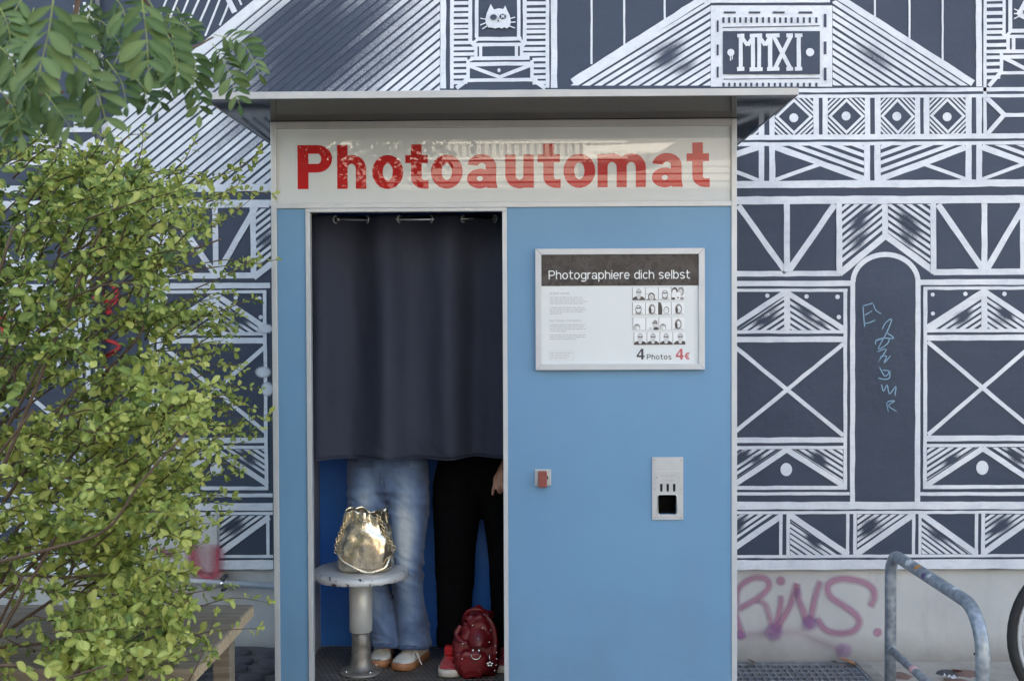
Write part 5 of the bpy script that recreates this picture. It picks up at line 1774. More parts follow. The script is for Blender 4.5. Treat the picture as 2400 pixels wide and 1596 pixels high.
# person in black, hand hanging at the doorway's edge
p2 = thing('person', 'person in black trousers and red sneakers with one bare hand hanging down', 'person', (-0.12, 0.50, FLOOR))
body = [[(-.12, .53, .93, .115), (-.12, .54, 1.12, .108), (-.12, .54, 1.30, .130), (-.12, .55, 1.46, .118), (-.12, .55, 1.54, .056), (-.12, .54, 1.60, .050)],
        [(-.12, .53, 1.65, .074), (-.12, .525, 1.71, .082), (-.12, .53, 1.76, .074)],
        [(-.26, .55, 1.45, .052), (-.29, .58, 1.22, .043), (-.24, .46, 1.24, .034), (-.21, .42, 1.30, .028)],
        [(.02, .55, 1.45, .052), (.055, .53, 1.20, .043), (.030, .45, 1.03, .033), (.000, .415, .965, .029)],
        [(.000, .415, .965, .029), (-.014, .402, .935, .030), (-.024, .397, .915, .026)],
        [(-.20, .53, .90, .085), (-.225, .50, .55, .055), (-.235, .47, .20, .036)], [(-.04, .53, .90, .085), (-.02, .50, .55, .055), (-.005, .49, .20, .036)]]
hx, hy, hz = -.026, .398, .915
body.append([(-.036, .388, .918, .0095), (-.050, .382, .890, .0085), (-.058, .384, .864, .0078), (-.060, .388, .846, .0065)])        # index
body.append([(-.024, .384, .910, .0098), (-.034, .374, .884, .0088), (-.034, .382, .862, .0080), (-.026, .394, .852, .0070)])        # middle, bent
body.append([(-.010, .386, .908, .0095), (-.016, .374, .886, .0085), (-.014, .384, .866, .0078), (-.006, .396, .860, .0068)])
body.append([(.002, .392, .910, .0085), (-.001, .382, .892, .0075), (.001, .390, .876, .0068), (.006, .399, .873, .006)])
body.append([(-.024, .408, .945, .011), (-.046, .400, .920, .0095), (-.052, .400, .896, .0082), (-.052, .404, .882, .007)])              # thumb
for k in range(5):
    body.append([(-.205 + (k - 2) * .016, .415, 1.315, .0085), (-.205 + (k - 2) * .017, .405, 1.36, .008), (-.205 + (k - 2) * .017, .412, 1.385, .007)])
remesh(tubes(body, 14), 0.0052, 'body', M['skin'], p2, smooth_it=1)
remesh(tubes([[(-.12, .535, 1.0, .138), (-.12, .54, 1.16, .126), (-.12, .54, 1.34, .148), (-.12, .55, 1.47, .128), (-.12, .55, 1.53, .07)],
              [(-.26, .55, 1.45, .066), (-.29, .58, 1.22, .056), (-.245, .475, 1.235, .046)], [(.02, .55, 1.45, .064), (.055, .53, 1.20, .054), (.034, .46, 1.05, .043)]]), 0.010, 'top', M['black_cloth'], p2)
remesh(MB().ball((-.12, .555, 1.715), .100, 18, 12, (1, .95, 1.05)), 0.009, 'hair', M['hair'], p2)
TL = [(-.190, .53, .98, .118), (-.215, .525, .86, .116), (-.228, .515, .70, .104), (-.232, .50, .50, .088), (-.236, .475, .32, .078), (-.238, .45, .17, .074)]
TR = [(-.055, .53, .98, .118), (-.030, .525, .86, .104), (-.014, .515, .70, .090), (-.004, .50, .50, .080), (.002, .485, .32, .076), (.004, .47, .17, .074)]
remesh(tubes([TL, TR, [(-.12, .53, 1.04, .125), (-.12, .53, .93, .128)]], 18, False), 0.008, 'trousers', M['black_cloth'], p2, None,
       lambda c: noise.noise(Vector((c.x * 9, c.y * 9, c.z * 8))) * 0.006 + noise.noise(Vector((c.x * 8, 1, c.z * 26))) * .003, 3)
shoe(p2, (-.243, .215, 0), (-.232, .475, 0), FLOOR, (M['shoe_red'], M['sole_white']), M['lace_red'])
shoe(p2, (-.012, .270, 0), (.010, .530, 0), FLOOR, (M['shoe_red'], M['sole_white']), M['lace_red'])
MB().box(-.268, -.212, .300, .345, FLOOR + .070, FLOOR + .108).build('shoe_tongue', M['lace_red'], p2, bevel=0.010, seg=3)

# ------------------------------------------------------------------ red backpack on the floor
BK = Vector((-0.142, 0.262, FLOOR))
bk = thing('backpack', 'small dark red leather backpack with silver ring and flower charm on the floor', 'backpack', BK)
def blob(name, c, ax, pw, mat, parent, seed=0, amp=0.006, n=40, m=24, top=1.0):
    """pillow shape"""
    vs, fs = [], []
    for i in range(m + 1):
        th = math.pi * i / m
        for j in range(n):
            ph = 2 * math.pi * j / n
            sp = lambda v, e: math.copysign(abs(v) ** e, v)
            x = sp(math.sin(th), pw) * sp(math.cos(ph), pw)
            y = sp(math.sin(th), pw) * sp(math.sin(ph), pw)
            z = -sp(math.cos(th), pw)
            k = 1 - (1 - top) * max(0, z)
            p = Vector((x * ax[0] * k, y * ax[1] * k, z * ax[2]))
            q = 1 + amp / max(ax) * 3 * noise.noise(Vector((x * 2.1 + seed, y * 2.1, z * 2.3))) + amp / max(ax) * noise.noise(Vector((x * 6 + seed, y * 6, z * 6)))
            vs.append(tuple(Vector(c) + p * q))
    for i in range(m):
        for j in range(n):
            j2 = (j + 1) % n
            fs.append((i * n + j, i * n + j2, (i + 1) * n + j2, (i + 1) * n + j))
    return MB().add(vs, fs).build(name, mat, parent, True)
blob('pack_body', BK + Vector((0, 0.025, .118)), (.088, .062, .122), .62, M['red_leather'], bk, 1.0, .008, top=0.72)
blob('pack_top', BK + Vector((.008, 0.028, .232)), (.058, .046, .062), .8, M['red_leather'], bk, 2.0, .010)
blob('front_pocket', BK + Vector((-.012, -.032, .070)), (.060, .030, .062), .55, M['red_leather'], bk, 3.0, .006)
fl = MB()
rows_, cols_ = 10, 14
vs, fs = [], []
for i in range(rows_ + 1):
    v = i / rows_
    for j in range(cols_ + 1):
        u = j / cols_ * 2 - 1
        wv = lerp(.060, .045, v) * (1 - .25 * v * v)
        vs.append((BK.x + .012 + u * wv + .010 * (1 - v), BK.y - .030 - .016 * math.sin(v * 2.4) + .03 * u * u - .020 * v + .02 * (1 - v), BK.z + .215 - v * .075 + .012 * (1 - u * u) - .02 * u * (1 - v)))
for i in range(rows_):
    for j in range(cols_):
        a = i * (cols_ + 1) + j
        fs.append((a, a + 1, a + cols_ + 2, a + cols_ + 1))
fo = fl.add(vs, fs).build('flap', M['red_leather'], bk, True)
fo.modifiers.new('leather', 'SOLIDIFY').thickness = 0.004
MB().tube(crom([BK + Vector((-.055, .0, .235)), BK + Vector((-.072, -.01, .20)), BK + Vector((-.055, -.03, .178)), BK + Vector((-.030, -.042, .165))], 6), 0.010, 8, flat=.4).build('strap', M['red_leather'], bk, True)
MB().tube(crom([BK + Vector((.02, .01, .29)), BK + Vector((.055, -.01, .255)), BK + Vector((.072, -.02, .19)), BK + Vector((.070, -.03, .10))], 6), 0.010, 8, flat=.4).build('strap', M['red_leather'], bk, True)
MB().tube(crom([BK + Vector((-.045, .02, .262)), BK + Vector((-.025, .01, .30)), BK + Vector((.015, .01, .303)), BK + Vector((.040, .02, .275))], 6), 0.009, 8, flat=.45).build('carry_handle', M['red_leather'], bk, True)
rc = BK + Vector((.003, -.072, .118))
MB().tube([rc + Vector((.017 * math.cos(math.radians(a)), -.002, .017 * math.sin(math.radians(a)))) for a in range(170, 371, 14)], 0.0028, 8).build('pull_ring', M['chrome'], bk, True)
for dx, dz in ((-.010, .014), (.012, .013)):
    MB().ball(rc + Vector((dx, .002, dz + .008)), .0065, 10, 6, (.8, .7, 1.2)).build('stud', M['chrome'], bk, True)
for dx, dy, dz in ((-.048, -.060, .098), (-.046, -.046, .164), (.012, -.055, .190), (.052, -.040, .170), (.028, -.030, .232), (.058, -.030, .222), (-.010, -.03, .245), (.076, -.035, .15), (.078, -.035, .12), (.078, -.035, .09), (.076, -.035, .06), (.072, -.035, .035)):
    MB().ball(BK + Vector((dx, dy, dz)), .0042, 8, 5).build('stud', M['chrome'], bk, True)
fc = BK + Vector((.055, -.058, .072))
ch = MB()
for k in range(5):
    a = 2 * math.pi * k / 5 + .3
    ch.ball(fc + Vector((.0085 * math.cos(a), 0, .0085 * math.sin(a))), .0062, 8, 5, (1, .35, 1))
ch.build('flower_charm', M['chrome'], bk, True)
MB().tube([fc + Vector((-.001, 0, .012)), fc + Vector((-.002, .004, .030)), fc + Vector((-.003, .010, .046))], .0022, 6).build('charm_chain', M['chrome'], bk, True)

for ch_ in bk.children:
    for v_ in ch_.data.vertices:
        v_.co = Vector(((v_.co.x - BK.x) * 1.13 + BK.x + .012, (v_.co.y - BK.y) * 1.05 + BK.y, (v_.co.z - BK.z) * 0.90 + BK.z))

# ------------------------------------------------------------------ wooden bench under the shrub
BZ = 0.47
be = thing('wooden_bench', 'weathered wide plank bench partly hidden under the green shrub', 'bench', (-1.7, -0.45, gz(-1.7, 0)))
ya = 0.0
rb = random.Random(7)
for k, wd in enumerate((0.21, 0.19, 0.22, 0.21)):
    x1 = -1.005 + 0.004 * k + rb.uniform(-.006, .006)
    mb = MB().box(-2.75, x1, ya - wd + 0.006, ya, BZ - 0.052, BZ + rb.uniform(-.002, .002))
    pl = mb.build('plank', M['wood'], be, bevel=0.006, seg=3)
    MB().box(x1 - 0.001, x1 + 0.0035, ya - wd + 0.012, ya - 0.006, BZ - 0.047, BZ - 0.006).build('sawn_end', M['wood_end'], pl, bevel=0.0015)
    ya -= wd
for x in (-1.10, -2.6):
    for y in (-0.10, -0.72):
        MB().box(x - 0.035, x + 0.035, y - 0.035, y + 0.035, gz(x, y), BZ - 0.0525).build('leg', M['wood'], be, bevel=0.004)
    MB().box(x - 0.025, x + 0.025, -0.684, -0.136, 0.36, BZ - 0.053).build('cross_rail', M['wood'], be, bevel=0.004)

# ------------------------------------------------------------------ grate over the light well
gr = thing('floor_grate', 'rusty grey steel grating set in the pavement beside the booth', 'grate', ((GX0 + GX1) / 2, (GY0 + GY1) / 2, 0.0))
for (x0, x1, y0, y1) in ((GX0 - .012, GX1 + .012, GY1 - .004, GY1 + .006), (GX0 - .012, GX1 + .012, GY0 - .006, GY0 + .004), (GX0 - .012, GX0 - .002, GY0, GY1 - .005), (GX1 + .002, GX1 + .012, GY0, GY1 - .005)):
    MB().box(x0, x1, y0, y1, -0.03, 0.010).build('edge_bar', M['grate'], gr)
n = 20
for i in range(n + 1):
    x = GX0 + 0.006 + (GX1 - GX0 - 0.012) * i / n
    MB().box(x - 0.0032, x + 0.0032, GY0 + .005, GY1 - .005, -0.022, 0.004).build('bearing_bar', M['grate'], gr)
n = 19
for i in range(n):
    y = GY0 + 0.02 + (GY1 - GY0 - 0.04) * i / (n - 1)
    MB().box(GX0 - .001, GX1 + .001, y - 0.004, y + 0.004, -0.012, 0.007).build('cross_bar', M['grate'], gr)
MB().box(GX1 + .0125, GX1 + .075, GY0 - .05, GY1 + .006, -0.05, 0.016).build('kerb', M['concrete'], gr, bevel=0.006)

# ------------------------------------------------------------------ bicycle stand
BSX, R_ = 1.665, 0.0245
bs = thing('bicycle_stand', 'galvanised tube hoop bicycle stand with torn stickers on the pavement', 'bicycle stand', (BSX, -0.08, 0))
yf, yn, zt = 0.42, -0.56, 0.585
pts = [(BSX, yf, -0.1), (BSX, yf, 0.2), (BSX, yf, 0.42)]
for k in range(9):
    a = math.radians(90 * k / 8)
    pts.append((BSX, yf - 0.10 + 0.10 * math.cos(a), zt - 0.10 + 0.10 * math.sin(a)))
pts.append((BSX, lerp(yf, yn, .5), zt))
for k in range(11):
    a = math.radians(90 + 90 * k / 10)
    pts.append((BSX, yn + 0.16 + 0.16 * math.cos(a), zt - 0.16 + 0.16 * math.sin(a)))
pts += [(BSX, yn, 0.2), (BSX, yn, -0.1)]
MB().tube(pts, R_, 20).build('hoop', M['galv'], bs, True)
MB().tube([(BSX, yf - 0.02, 0.165), (BSX, yn + 0.02, 0.165)], 0.017, 14).build('cross_tube', M['galv'], bs, True)
MB().torus((BSX, yf - 0.024, 0.165), (0, 1, 0), 0.017, 0.004, 14, 6).build('weld', M['galv'], bs, True)
def sticker(name, y0, y1, a0, a1, mat, seed):
    r = random.Random(seed)
    vs, fs = [], []
    n, m = 6, 5
    for i in range(n + 1):
        for j in range(m + 1):
            a = math.radians(lerp(a0, a1, j / m) + (r.uniform(-9, 9) if j in (0, m) else 0))
            yy = lerp(y0, y1, i / n) + (r.uniform(-.006, .006) if i in (0, n) else 0)
            vs.append((BSX + (R_ + .0012) * math.cos(a), yy, zt + (R_ + .0012) * math.sin(a)))
    for i in range(n):
        for j in range(m):
            q = i * (m + 1) + j
            fs.append((q, q + 1, q + m + 2, q + m + 1))
    MB().add(vs, fs).build(name, mat, bs, True)
sticker('torn_sticker', 0.115, 0.165, 95, 165, M['sticker_white'], 1)
sticker('torn_sticker', 0.035, 0.065, 90, 150, M['sticker_orange'], 2)
sticker('torn_sticker', -0.060, -0.03, 140, 195, M['sticker_violet'], 3)
sticker('torn_sticker', -0.100, -0.08, 110, 160, M['sticker_white'], 4)
sticker('torn_sticker', -0.34, -0.31, 60, 120, M['sticker_white'], 6)
MB().torus((BSX, 0.13, 0.165), (0, 1, 0), 0.0172, 0.0012, 14, 4).build('tape', M['sticker_pink'], bs, True)
MB().tube([(BSX, 0.10, 0.165), (BSX, 0.15, 0.165)], 0.0178, 14).build('worn_label', M['sticker_pink'], bs, True)
MB().rod((BSX - R_ * .72, yn + .02, .435), (BSX - R_ * 1.03, yn + .008, .437), .004, 8).build('drain_hole', M['black'], bs)

# ------------------------------------------------------------------ bicycle at the edge of view
bi = thing('bicycle', 'dark bicycle with black tyres parked beside the tube stand', 'bicycle', (2.85, -0.02, 0.0))
WR = 0.345
def wheel(cx):
    w = MB().torus((cx, -0.02, WR), (0, 1, 0), WR - 0.018, 0.019, 48, 10).build('wheel', M['rubber'], bi, True)
    MB().torus((cx, -0.02, WR), (0, 1, 0), WR - 0.044, 0.010, 48, 8).build('rim', M['alu'], w, True)
    MB().rod((cx, -0.06, WR), (cx, 0.02, WR), 0.022, 12).build('hub', M['chrome'], w, True)
    for k in range(28):
        a = 2 * math.pi * k / 28
        o = 0.022 if k % 2 else -0.022
        MB().rod((cx + .02 * math.cos(a + .5), -0.02 + o, WR + .02 * math.sin(a + .5)), (cx + (WR - .05) * math.cos(a), -0.02, WR + (WR - .05) * math.sin(a)), 0.0012, 5).build('spoke', M['chrome'], w)
    return w
wf = wheel(2.325)
wheel(3.375)
MB().box(2.045, 2.075, -0.027, -0.013, 0.185, 0.255).build('reflector', M['reflector'], wf, bevel=0.003)
def btube(name, pts, r, mat='bike_paint'):
    return MB().tube(pts, r, 12).build(name, M[mat], bi, True)
btube('fork', [(2.325, -0.055, WR), (2.42, -0.055, 0.66), (2.45, -0.02, 0.74)], 0.012)
btube('fork', [(2.325, 0.015, WR), (2.42, 0.015, 0.66), (2.45, -0.02, 0.74)], 0.012)
btube('head_tube', [(2.44, -0.02, 0.70), (2.49, -0.02, 0.90)], 0.019)
btube('down_tube', [(2.455, -0.02, 0.76), (2.93, -0.02, 0.30)], 0.017)
btube('top_tube', [(2.48, -0.02, 0.86), (3.08, -0.02, 0.80)], 0.015)
btube('seat_tube', [(2.93, -0.02, 0.30), (3.12, -0.02, 0.90)], 0.015)
for s in (-1, 1):
    btube('chain_stay', [(2.93, -0.02 + s * .02, 0.30), (3.375, -0.02 + s * .055, WR)], 0.009)
    btube('seat_stay', [(3.085, -0.02 + s * .015, 0.80), (3.375, -0.02 + s * .055, WR)], 0.008)
btube('stem', [(2.49, -0.02, 0.90), (2.505, -0.02, 1.00), (2.45, -0.02, 1.03)], 0.012, 'alu')
btube('handlebar', crom([(2.55, -0.32, 1.06), (2.46, -0.22, 1.04), (2.45, -0.02, 1.03), (2.46, 0.18, 1.04), (2.55, 0.28, 1.06)], 5), 0.011, 'alu')
blob('saddle', (3.16, -0.02, 0.945), (.135, .07, .035), .7, M['blackplastic'], bi, 5.0, .004, 24, 12)
MB().torus((2.93, -0.075, 0.30), (0, 1, 0), 0.09, 0.004, 28, 6).build('chainring', M['chrome'], bi, True)
btube('crank', [(2.93, -0.085, 0.30), (3.05, -0.085, 0.19)], 0.009, 'alu')
btube('crank', [(2.93, 0.045, 0.30), (2.81, 0.045, 0.41)], 0.009, 'alu')
MB().box(3.01, 3.09, -0.16, -0.095, 0.18, 0.20).build('pedal', M['blackplastic'], bi, bevel=.003)
MB().box(2.77, 2.85, 0.055, 0.12, 0.40, 0.42).build('pedal', M['blackplastic'], bi, bevel=.003)
btube('kickstand', [(3.0, 0.01, 0.28), (3.06, 0.16, 0.005)], 0.008, 'alu')

# ------------------------------------------------------------------ litter on the pavement
def dry_leaf(x, y, z, s, rz, label, mat):
    mb = MB()
    vs = [(0, -1, 0.02), (-.42, -.3, .12), (-.36, .35, .18), (0, 1, .10), (.36, .35, .16), (.42, -.3, .14), (0, -.3, 0), (0, .35, .04)]
    vs = [(a * s, b * s, c * s + .002) for a, b, c in vs]
    mb.add(vs, [(0, 6, 1), (1, 6, 7, 2), (2, 7, 3), (0, 5, 6), (5, 4, 7, 6), (4, 3, 7)])
    o = mb.build('fallen_leaf', mat, None, True)
    o.location = (x, y, z)
    o.rotation_euler = (0.25, 0.1, rz)
    tag(o, label, 'leaf')
dry_leaf(1.56, 0.705, 0.018, .050, 1.1, 'curled orange dry leaf lying at the far corner of the grating', M['dry_leaf'])
dry_leaf(1.50, 0.715, 0.016, .030, 2.4, 'small brown dry leaf beside the orange one near the wall', M['bark'])
dry_leaf(1.92, 0.42, 0.010, .045, 0.4, 'dark brown dry leaf on the pavement behind the tube stand', M['bark'])
dry_leaf(2.02, 0.60, 0.010, .040, 2.0, 'pale brown dry leaf on the sandy pavement near the plinth', M['dry_leaf'])
dry_leaf(1.12, 0.715, 0.016, .030, 0.9, 'brown leaf scrap on the grating close to the booth corner', M['bark'])
def scrap(x, y, z, s, label, seed):
    r = random.Random(seed)
    mb = MB()
    n = 5
    vs = [((i / n - .5) * s, (j / n - .5) * s * .7, abs(r.gauss(0, .16)) * s) for i in range(n + 1) for j in range(n + 1)]
    fs = [(i * (n + 1) + j, i * (n + 1) + j + 1, (i + 1) * (n + 1) + j + 1, (i + 1) * (n + 1) + j) for i in range(n) for j in range(n)]
    o = mb.add(vs, fs).build('paper_scrap', M['litter'])
    o.location = (x, y, z)
    o.rotation_euler = (0, 0, r.uniform(0, 3))
    tag(o, label, 'litter')
scrap(1.17, 0.42, 0.010, .06, 'crumpled clear wrapper lying on the grating', 1)
scrap(1.81, 0.33, 0.004, .06, 'crumpled white paper scrap lying behind the tube stand', 2)
scrap(1.96, 0.52, 0.004, .05, 'small torn paper scrap on the sandy pavement by the plinth', 3)

# ------------------------------------------------------------------ foliage helpers
def leaf_shape(w, fold, curl, serr=0):
    """leaf of length 1 along +y, lying in the xy plane; returns vertices and faces"""
    st = [(0.0, 0.0), (0.16, 0.45), (0.40, 0.86), (0.66, 1.0), (0.86, 0.72), (1.0, 0.0)]
    vs, fs = [], []
    for t, k in st:
        z = -curl * t * t
        hw = w * k * 0.5
        vs += [(-hw, t, z + fold * hw), (0, t, z), (hw, t, z + fold * hw)]
    for i in range(len(st) - 1):
        a = i * 3
        if i == 0:
            fs += [(1, 4, 3), (1, 5, 4)]
        elif i == len(st) - 2:
            fs += [(a, a + 1, a + 4), (a + 1, a + 2, a + 4)]
        else:
            fs += [(a, a + 1, a + 4, a + 3), (a + 1, a + 2, a + 5, a + 4)]
    return vs, fs
def vein(t, n):
    """paler midrib, slightly darker blade edge"""
    return [min(1.0, t + 0.16) if i % 3 == 1 else max(0.0, t - 0.05) for i in range(n)]
def frame(pos, along, normal, size, wid=1.0):
    y = along.normalized()
    z = normal - y * normal.dot(y)
    z = z.normalized() if z.length > 1e-6 else y.orthogonal().normalized()
    x = y.cross(z)
    m = Matrix((x * wid, y, z)).transposed().to_4x4()
    return Matrix.Translation(pos) @ m @ Matrix.Scale(size, 4)
def rvec(r):
    while True:
        v = Vector((r.uniform(-1, 1), r.uniform(-1, 1), r.uniform(-1, 1)))
        if 0.05 < v.length < 1:
            return v.normalized()

# ------------------------------------------------------------------ the shrub
shrub_base = Vector((-2.0, -1.02, gz(-2, -1)))
shrub = thing('shrub', 'dense yellow green shrub with small rounded leaves spilling over the bench', 'shrub', shrub_base)
r = random.Random(21)
XB = [(300, 210), (350, 300), (400, 400), (450, 440), (520, 470), (600, 480), (680, 450), (760, 470), (850, 500), (950, 520), (1050, 505), (1150, 480), (1250, 470), (1350, 455), (1450, 440), (1530, 450), (1640, 470)]
def xb(y):
    for (a, b), (c, d) in zip(XB, XB[1:]):
        if y <= c:
            return lerp(b, d, max(0, (y - a) / (c - a)))
    return XB[-1][1]
leaves = []          # (matrix, tint, size/distance)
twigs = MB()
berries = []
def fascicle(p, out, rr, n, size, tone):
    for k in range(n):
        d = (out * 0.5 + rvec(rr) * 0.95 + Vector((0, -0.12, 0.10))).normalized()
        nrm = (Vector((0.08, -0.55, 0.75)) + rvec(rr) * 0.75)
        s = size * rr.choice((0.5, 0.7, 0.85, 1.0, 1.1, 1.25)) * rr.uniform(.9, 1.1)
        tint = max(0.0, min(1.0, tone + rr.gauss(0, 0.20)))
        if rr.random() < 0.012:
            tint = 1.0
        leaves.append((frame(p + d * 0.004, d, nrm, s, rr.uniform(0.85, 1.1)), tint, s / (p - CAM).length, (p.x, p.z)))
def sprig(pts, rr, size, tone, node=0.021, n_leaf=(3, 5), r0=0.0034, bare=0.1):
    pts = crom(pts, 6)
    rad = [lerp(r0, 0.0010, i / (len(pts) - 1)) for i in range(len(pts))]
    twigs.tube(pts, rad, 5)
    L = 0.0
    total = sum((pts[i] - pts[i - 1]).length for i in range(1, len(pts)))
    nxt = total * bare
    for i in range(1, len(pts)):
        seg = (pts[i] - pts[i - 1]).length
        while nxt <= L + seg:
            p = pts[i - 1].lerp(pts[i], (nxt - L) / max(seg, 1e-6))
            d = (pts[i] - pts[i - 1]).normalized()
            sz = size * lerp(1.0, 0.72, nxt / total)
            fascicle(p, (d + rvec(rr) * 0.8).normalized(), rr, rr.randint(*n_leaf), sz, tone)
            nxt += node * rr.uniform(0.7, 1.4)
        L += seg
    fascicle(pts[-1], (pts[-1] - pts[-2]).normalized(), rr, 3, size * 0.7, tone + 0.08)
# main stems
stems = []
for k in range(22):
    py = r.uniform(430, 1480)
    tip = P(r.uniform(0, 330), py, r.uniform(-1.25, -0.45))
    b = shrub_base + Vector((r.uniform(-.35, .3), r.uniform(-.12, .25), 0))
    mid = b.lerp(tip, 0.5) + Vector((r.uniform(-.12, .05), r.uniform(-.1, .1), r.uniform(.05, .3)))
    pts = crom([b, b.lerp(mid, .5) + Vector((-.04, 0, .1)), mid, tip], 8)
    rad = [lerp(0.015, 0.0035, i / (len(pts) - 1)) for i in range(len(pts))]
    MB().tube(pts, rad, 8).build('stem', M['bark'], shrub, True)
    stems.append(pts)
# limbs the photograph shows bare
for pl, Y in (([(-60, 1330), (120, 1285), (250, 1240), (330, 1130), (440, 1010)], -1.25), ([(60, 1345), (150, 1352), (260, 1345)], -0.9), ([(120, 1420), (170, 1330), (150, 1250)], -0.8), ([(-50, 1520), (140, 1500), (300, 1440)], -0.95), ([(-40, 1560), (60, 1560), (130, 1590), (250, 1560)], -1.3),
              ([(240, 880), (330, 780), (350, 670), (380, 560)], -0.55), ([(200, 690), (300, 640), (440, 590), (520, 560)], -0.5), ([(40, 980), (30, 800), (20, 600)], -0.7), ([(170, 1500), (190, 1560), (150, 1620)], -0.9)):
    pts = crom([P(a, b, Y) for a, b in pl], 6)
    MB().tube(pts, [lerp(0.0060, 0.003, i / (len(pts) - 1)) for i in range(len(pts))], 7).build('stem', M['bark'], shrub, True)
core = Vector((-1.95, -0.75, 0.9))
for k in range(540):
    py = r.uniform(318, 1640)
    x_max = xb(py) + 10
    px = x_max * (1 - abs(r.gauss(0, 0.42))) if r.random() < 0.45 else r.uniform(-200, x_max)
    if px < -220:
        continue
    Y = r.uniform(-1.30, -0.12)
    tip = P(px, py, Y)
    if 1290 < py < 1480 and px < 240 and r.random() < 0.62:      # the open hollow low in the shrub
        continue
    d = (tip - (core + Vector((0, 0, (tip.z - core.z) * 0.7)))).normalized()
    d = (d + rvec(r) * 0.45 + Vector((0.15, -0.15, 0.12))).normalized()
    ln = r.uniform(0.14, 0.34)
    b = tip - d * ln + Vector((0, 0, -0.05 * ln))
    mid = b.lerp(tip, 0.5) + rvec(r) * 0.03 + Vector((0, 0, 0.02))
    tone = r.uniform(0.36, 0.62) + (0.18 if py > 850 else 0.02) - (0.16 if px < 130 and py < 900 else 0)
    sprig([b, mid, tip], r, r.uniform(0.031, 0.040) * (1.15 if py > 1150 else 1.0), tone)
# long sprays that reach past the mass
for pl, Y, n in (([(430, 440), (520, 410), (575, 385), (608, 352)], -0.30, 4), ([(420, 470), (500, 460), (560, 430), (545, 395)], -0.35, 4), ([(470, 480), (560, 450), (640, 455)], -0.25, 3),
              ([(300, 430), (330, 360), (335, 300)], -0.45, 3), ([(390, 420), (430, 380), (455, 330)], -0.35, 3), ([(270, 360), (300, 320), (345, 315)], -0.5, 3), ([(430, 560), (520, 520), (590, 465)], -0.3, 4),
              ([(380, 640), (520, 610), (600, 618), (650, 608)], -0.25, 3), ([(450, 680), (540, 640), (610, 600)], -0.3, 3), ([(440, 760), (540, 720), (600, 700)], -0.3, 3), ([(430, 830), (520, 770), (565, 740)], -0.3, 4),
              ([(430, 900), (520, 860), (572, 870)], -0.3, 4), ([(420, 1010), (520, 1000), (590, 985), (632, 968)], -0.3, 4), ([(400, 1060), (500, 1080), (570, 1100)], -0.3, 4), ([(400, 1000), (480, 930), (540, 880)], -0.3, 4),
              ([(380, 1190), (470, 1160), (560, 1168)], -0.3, 4), ([(400, 1240), (470, 1210), (530, 1205)], -0.32, 4), ([(380, 1300), (440, 1290), (480, 1270)], -0.4, 4), ([(430, 1435), (520, 1405), (570, 1402), (632, 1412)], -0.45, 2),
              ([(420, 1500), (500, 1478), (605, 1472)], -0.9, 1), ([(400, 1400), (470, 1385), (540, 1370)], -0.45, 4), ([(420, 1470), (480, 1500), (495, 1545)], -0.9, 4), ([(380, 1560), (430, 1540), (490, 1520)], -1.0, 4),
              ([(300, 1530), (340, 1560), (420, 1590)], -1.1, 4), ([(440, 1600), (470, 1540), (505, 1440)], -0.95, 1)):
    sprig([P(a, b, Y + 0.05 * i) for i, (a, b) in enumerate(pl)], r, 0.033, r.uniform(0.5, 0.7), 0.030, (max(1, n - 1), n), 0.0028, 0.15)
    berries.append(P(*pl[-1], Y))
for k in range(46):
    py = r.uniform(400, 1230)
    px = xb(py) + r.uniform(10, 105)
    Y = r.uniform(-0.5, -0.2)
    tip = P(min(px, 618), py, Y)
    b = P(xb(py) - r.uniform(60, 160), py + r.uniform(-20, 70), Y - 0.05)
    sprig([b, b.lerp(tip, .5) + Vector((0, 0, r.uniform(-.01, .04))), tip], r, r.uniform(.027, .034), r.uniform(.45, .72), .027, (2, 4), .0026, .05)
# a few nearer, softer leaves
for px, py in ((310, 880), (345, 915), (400, 915), (60, 690), (80, 735), (120, 700), (30, 900), (15, 940), (150, 1480), (185, 1500), (205, 1540), (235, 1520), (130, 1455), (170, 1425), (110, 1560), (140, 1580), (60, 1575), (330, 1540), (400, 1530)):
    p = P(px, py, -1.75)
    for q in range(4):
        dd = (rvec(r) + Vector((0, -.2, .1))).normalized()
        leaves.append((frame(p, dd, Vector((0, -.8, .6)) + rvec(r) * .5, r.uniform(.030, .040)), r.uniform(.3, .6) if py < 1000 else r.uniform(.6, .95), 9.0, (p.x, p.z)))
shapes = [leaf_shape(0.58, 0.35, 0.12), leaf_shape(0.66, 0.25, 0.22), leaf_shape(0.50, 0.45, 0.05)]
def proj(p):
    q = ROT.transposed() @ (p - CAM)
    return CX - FPX * q.x / q.z, CY + FPX * q.y / q.z
# gaps where the wall shows through
gaps = [(262, 690, 62, 62, .88), (250, 790, 40, 60, .6), (130, 1345, 120, 60, .6), (60, 1480, 90, 50, .55), (370, 560, 60, 40, .5), (480, 600, 45, 45, .6), (120, 930, 60, 30, .4), (300, 1480, 70, 30, .45), (440, 690, 50, 30, .5), (180, 560, 40, 40, .4), (330, 1250, 60, 25, .4)]
rg = random.Random(31)
def open_air(l):
    x, y = proj(l[0].translation)
    for gx, gy, rx, ry, pr in gaps:
        if ((x - gx) / rx) ** 2 + ((y - gy) / ry) ** 2 < 1 and rg.random() < pr:
            return False
    return True
inview = [l for l in leaves if open_air(l)]
inview.sort(key=lambda l: -l[2])
near = inview[:300]
rest = inview[300:]
lm = {}
for i, (mx, tint, _, _) in enumerate(near):
    key = (i % 3, int(tint * 6.99))
    if key not in lm:
        v, f = shapes[key[0]]
        lm[key] = MB().add(v, f, 0, vein((key[1] + 0.5) / 7, len(v))).mesh('leaf', M['leaf'], True, 'tint')
    o = link('leaf', lm[key], shrub)
    o.matrix_basis = mx
fol = MB()
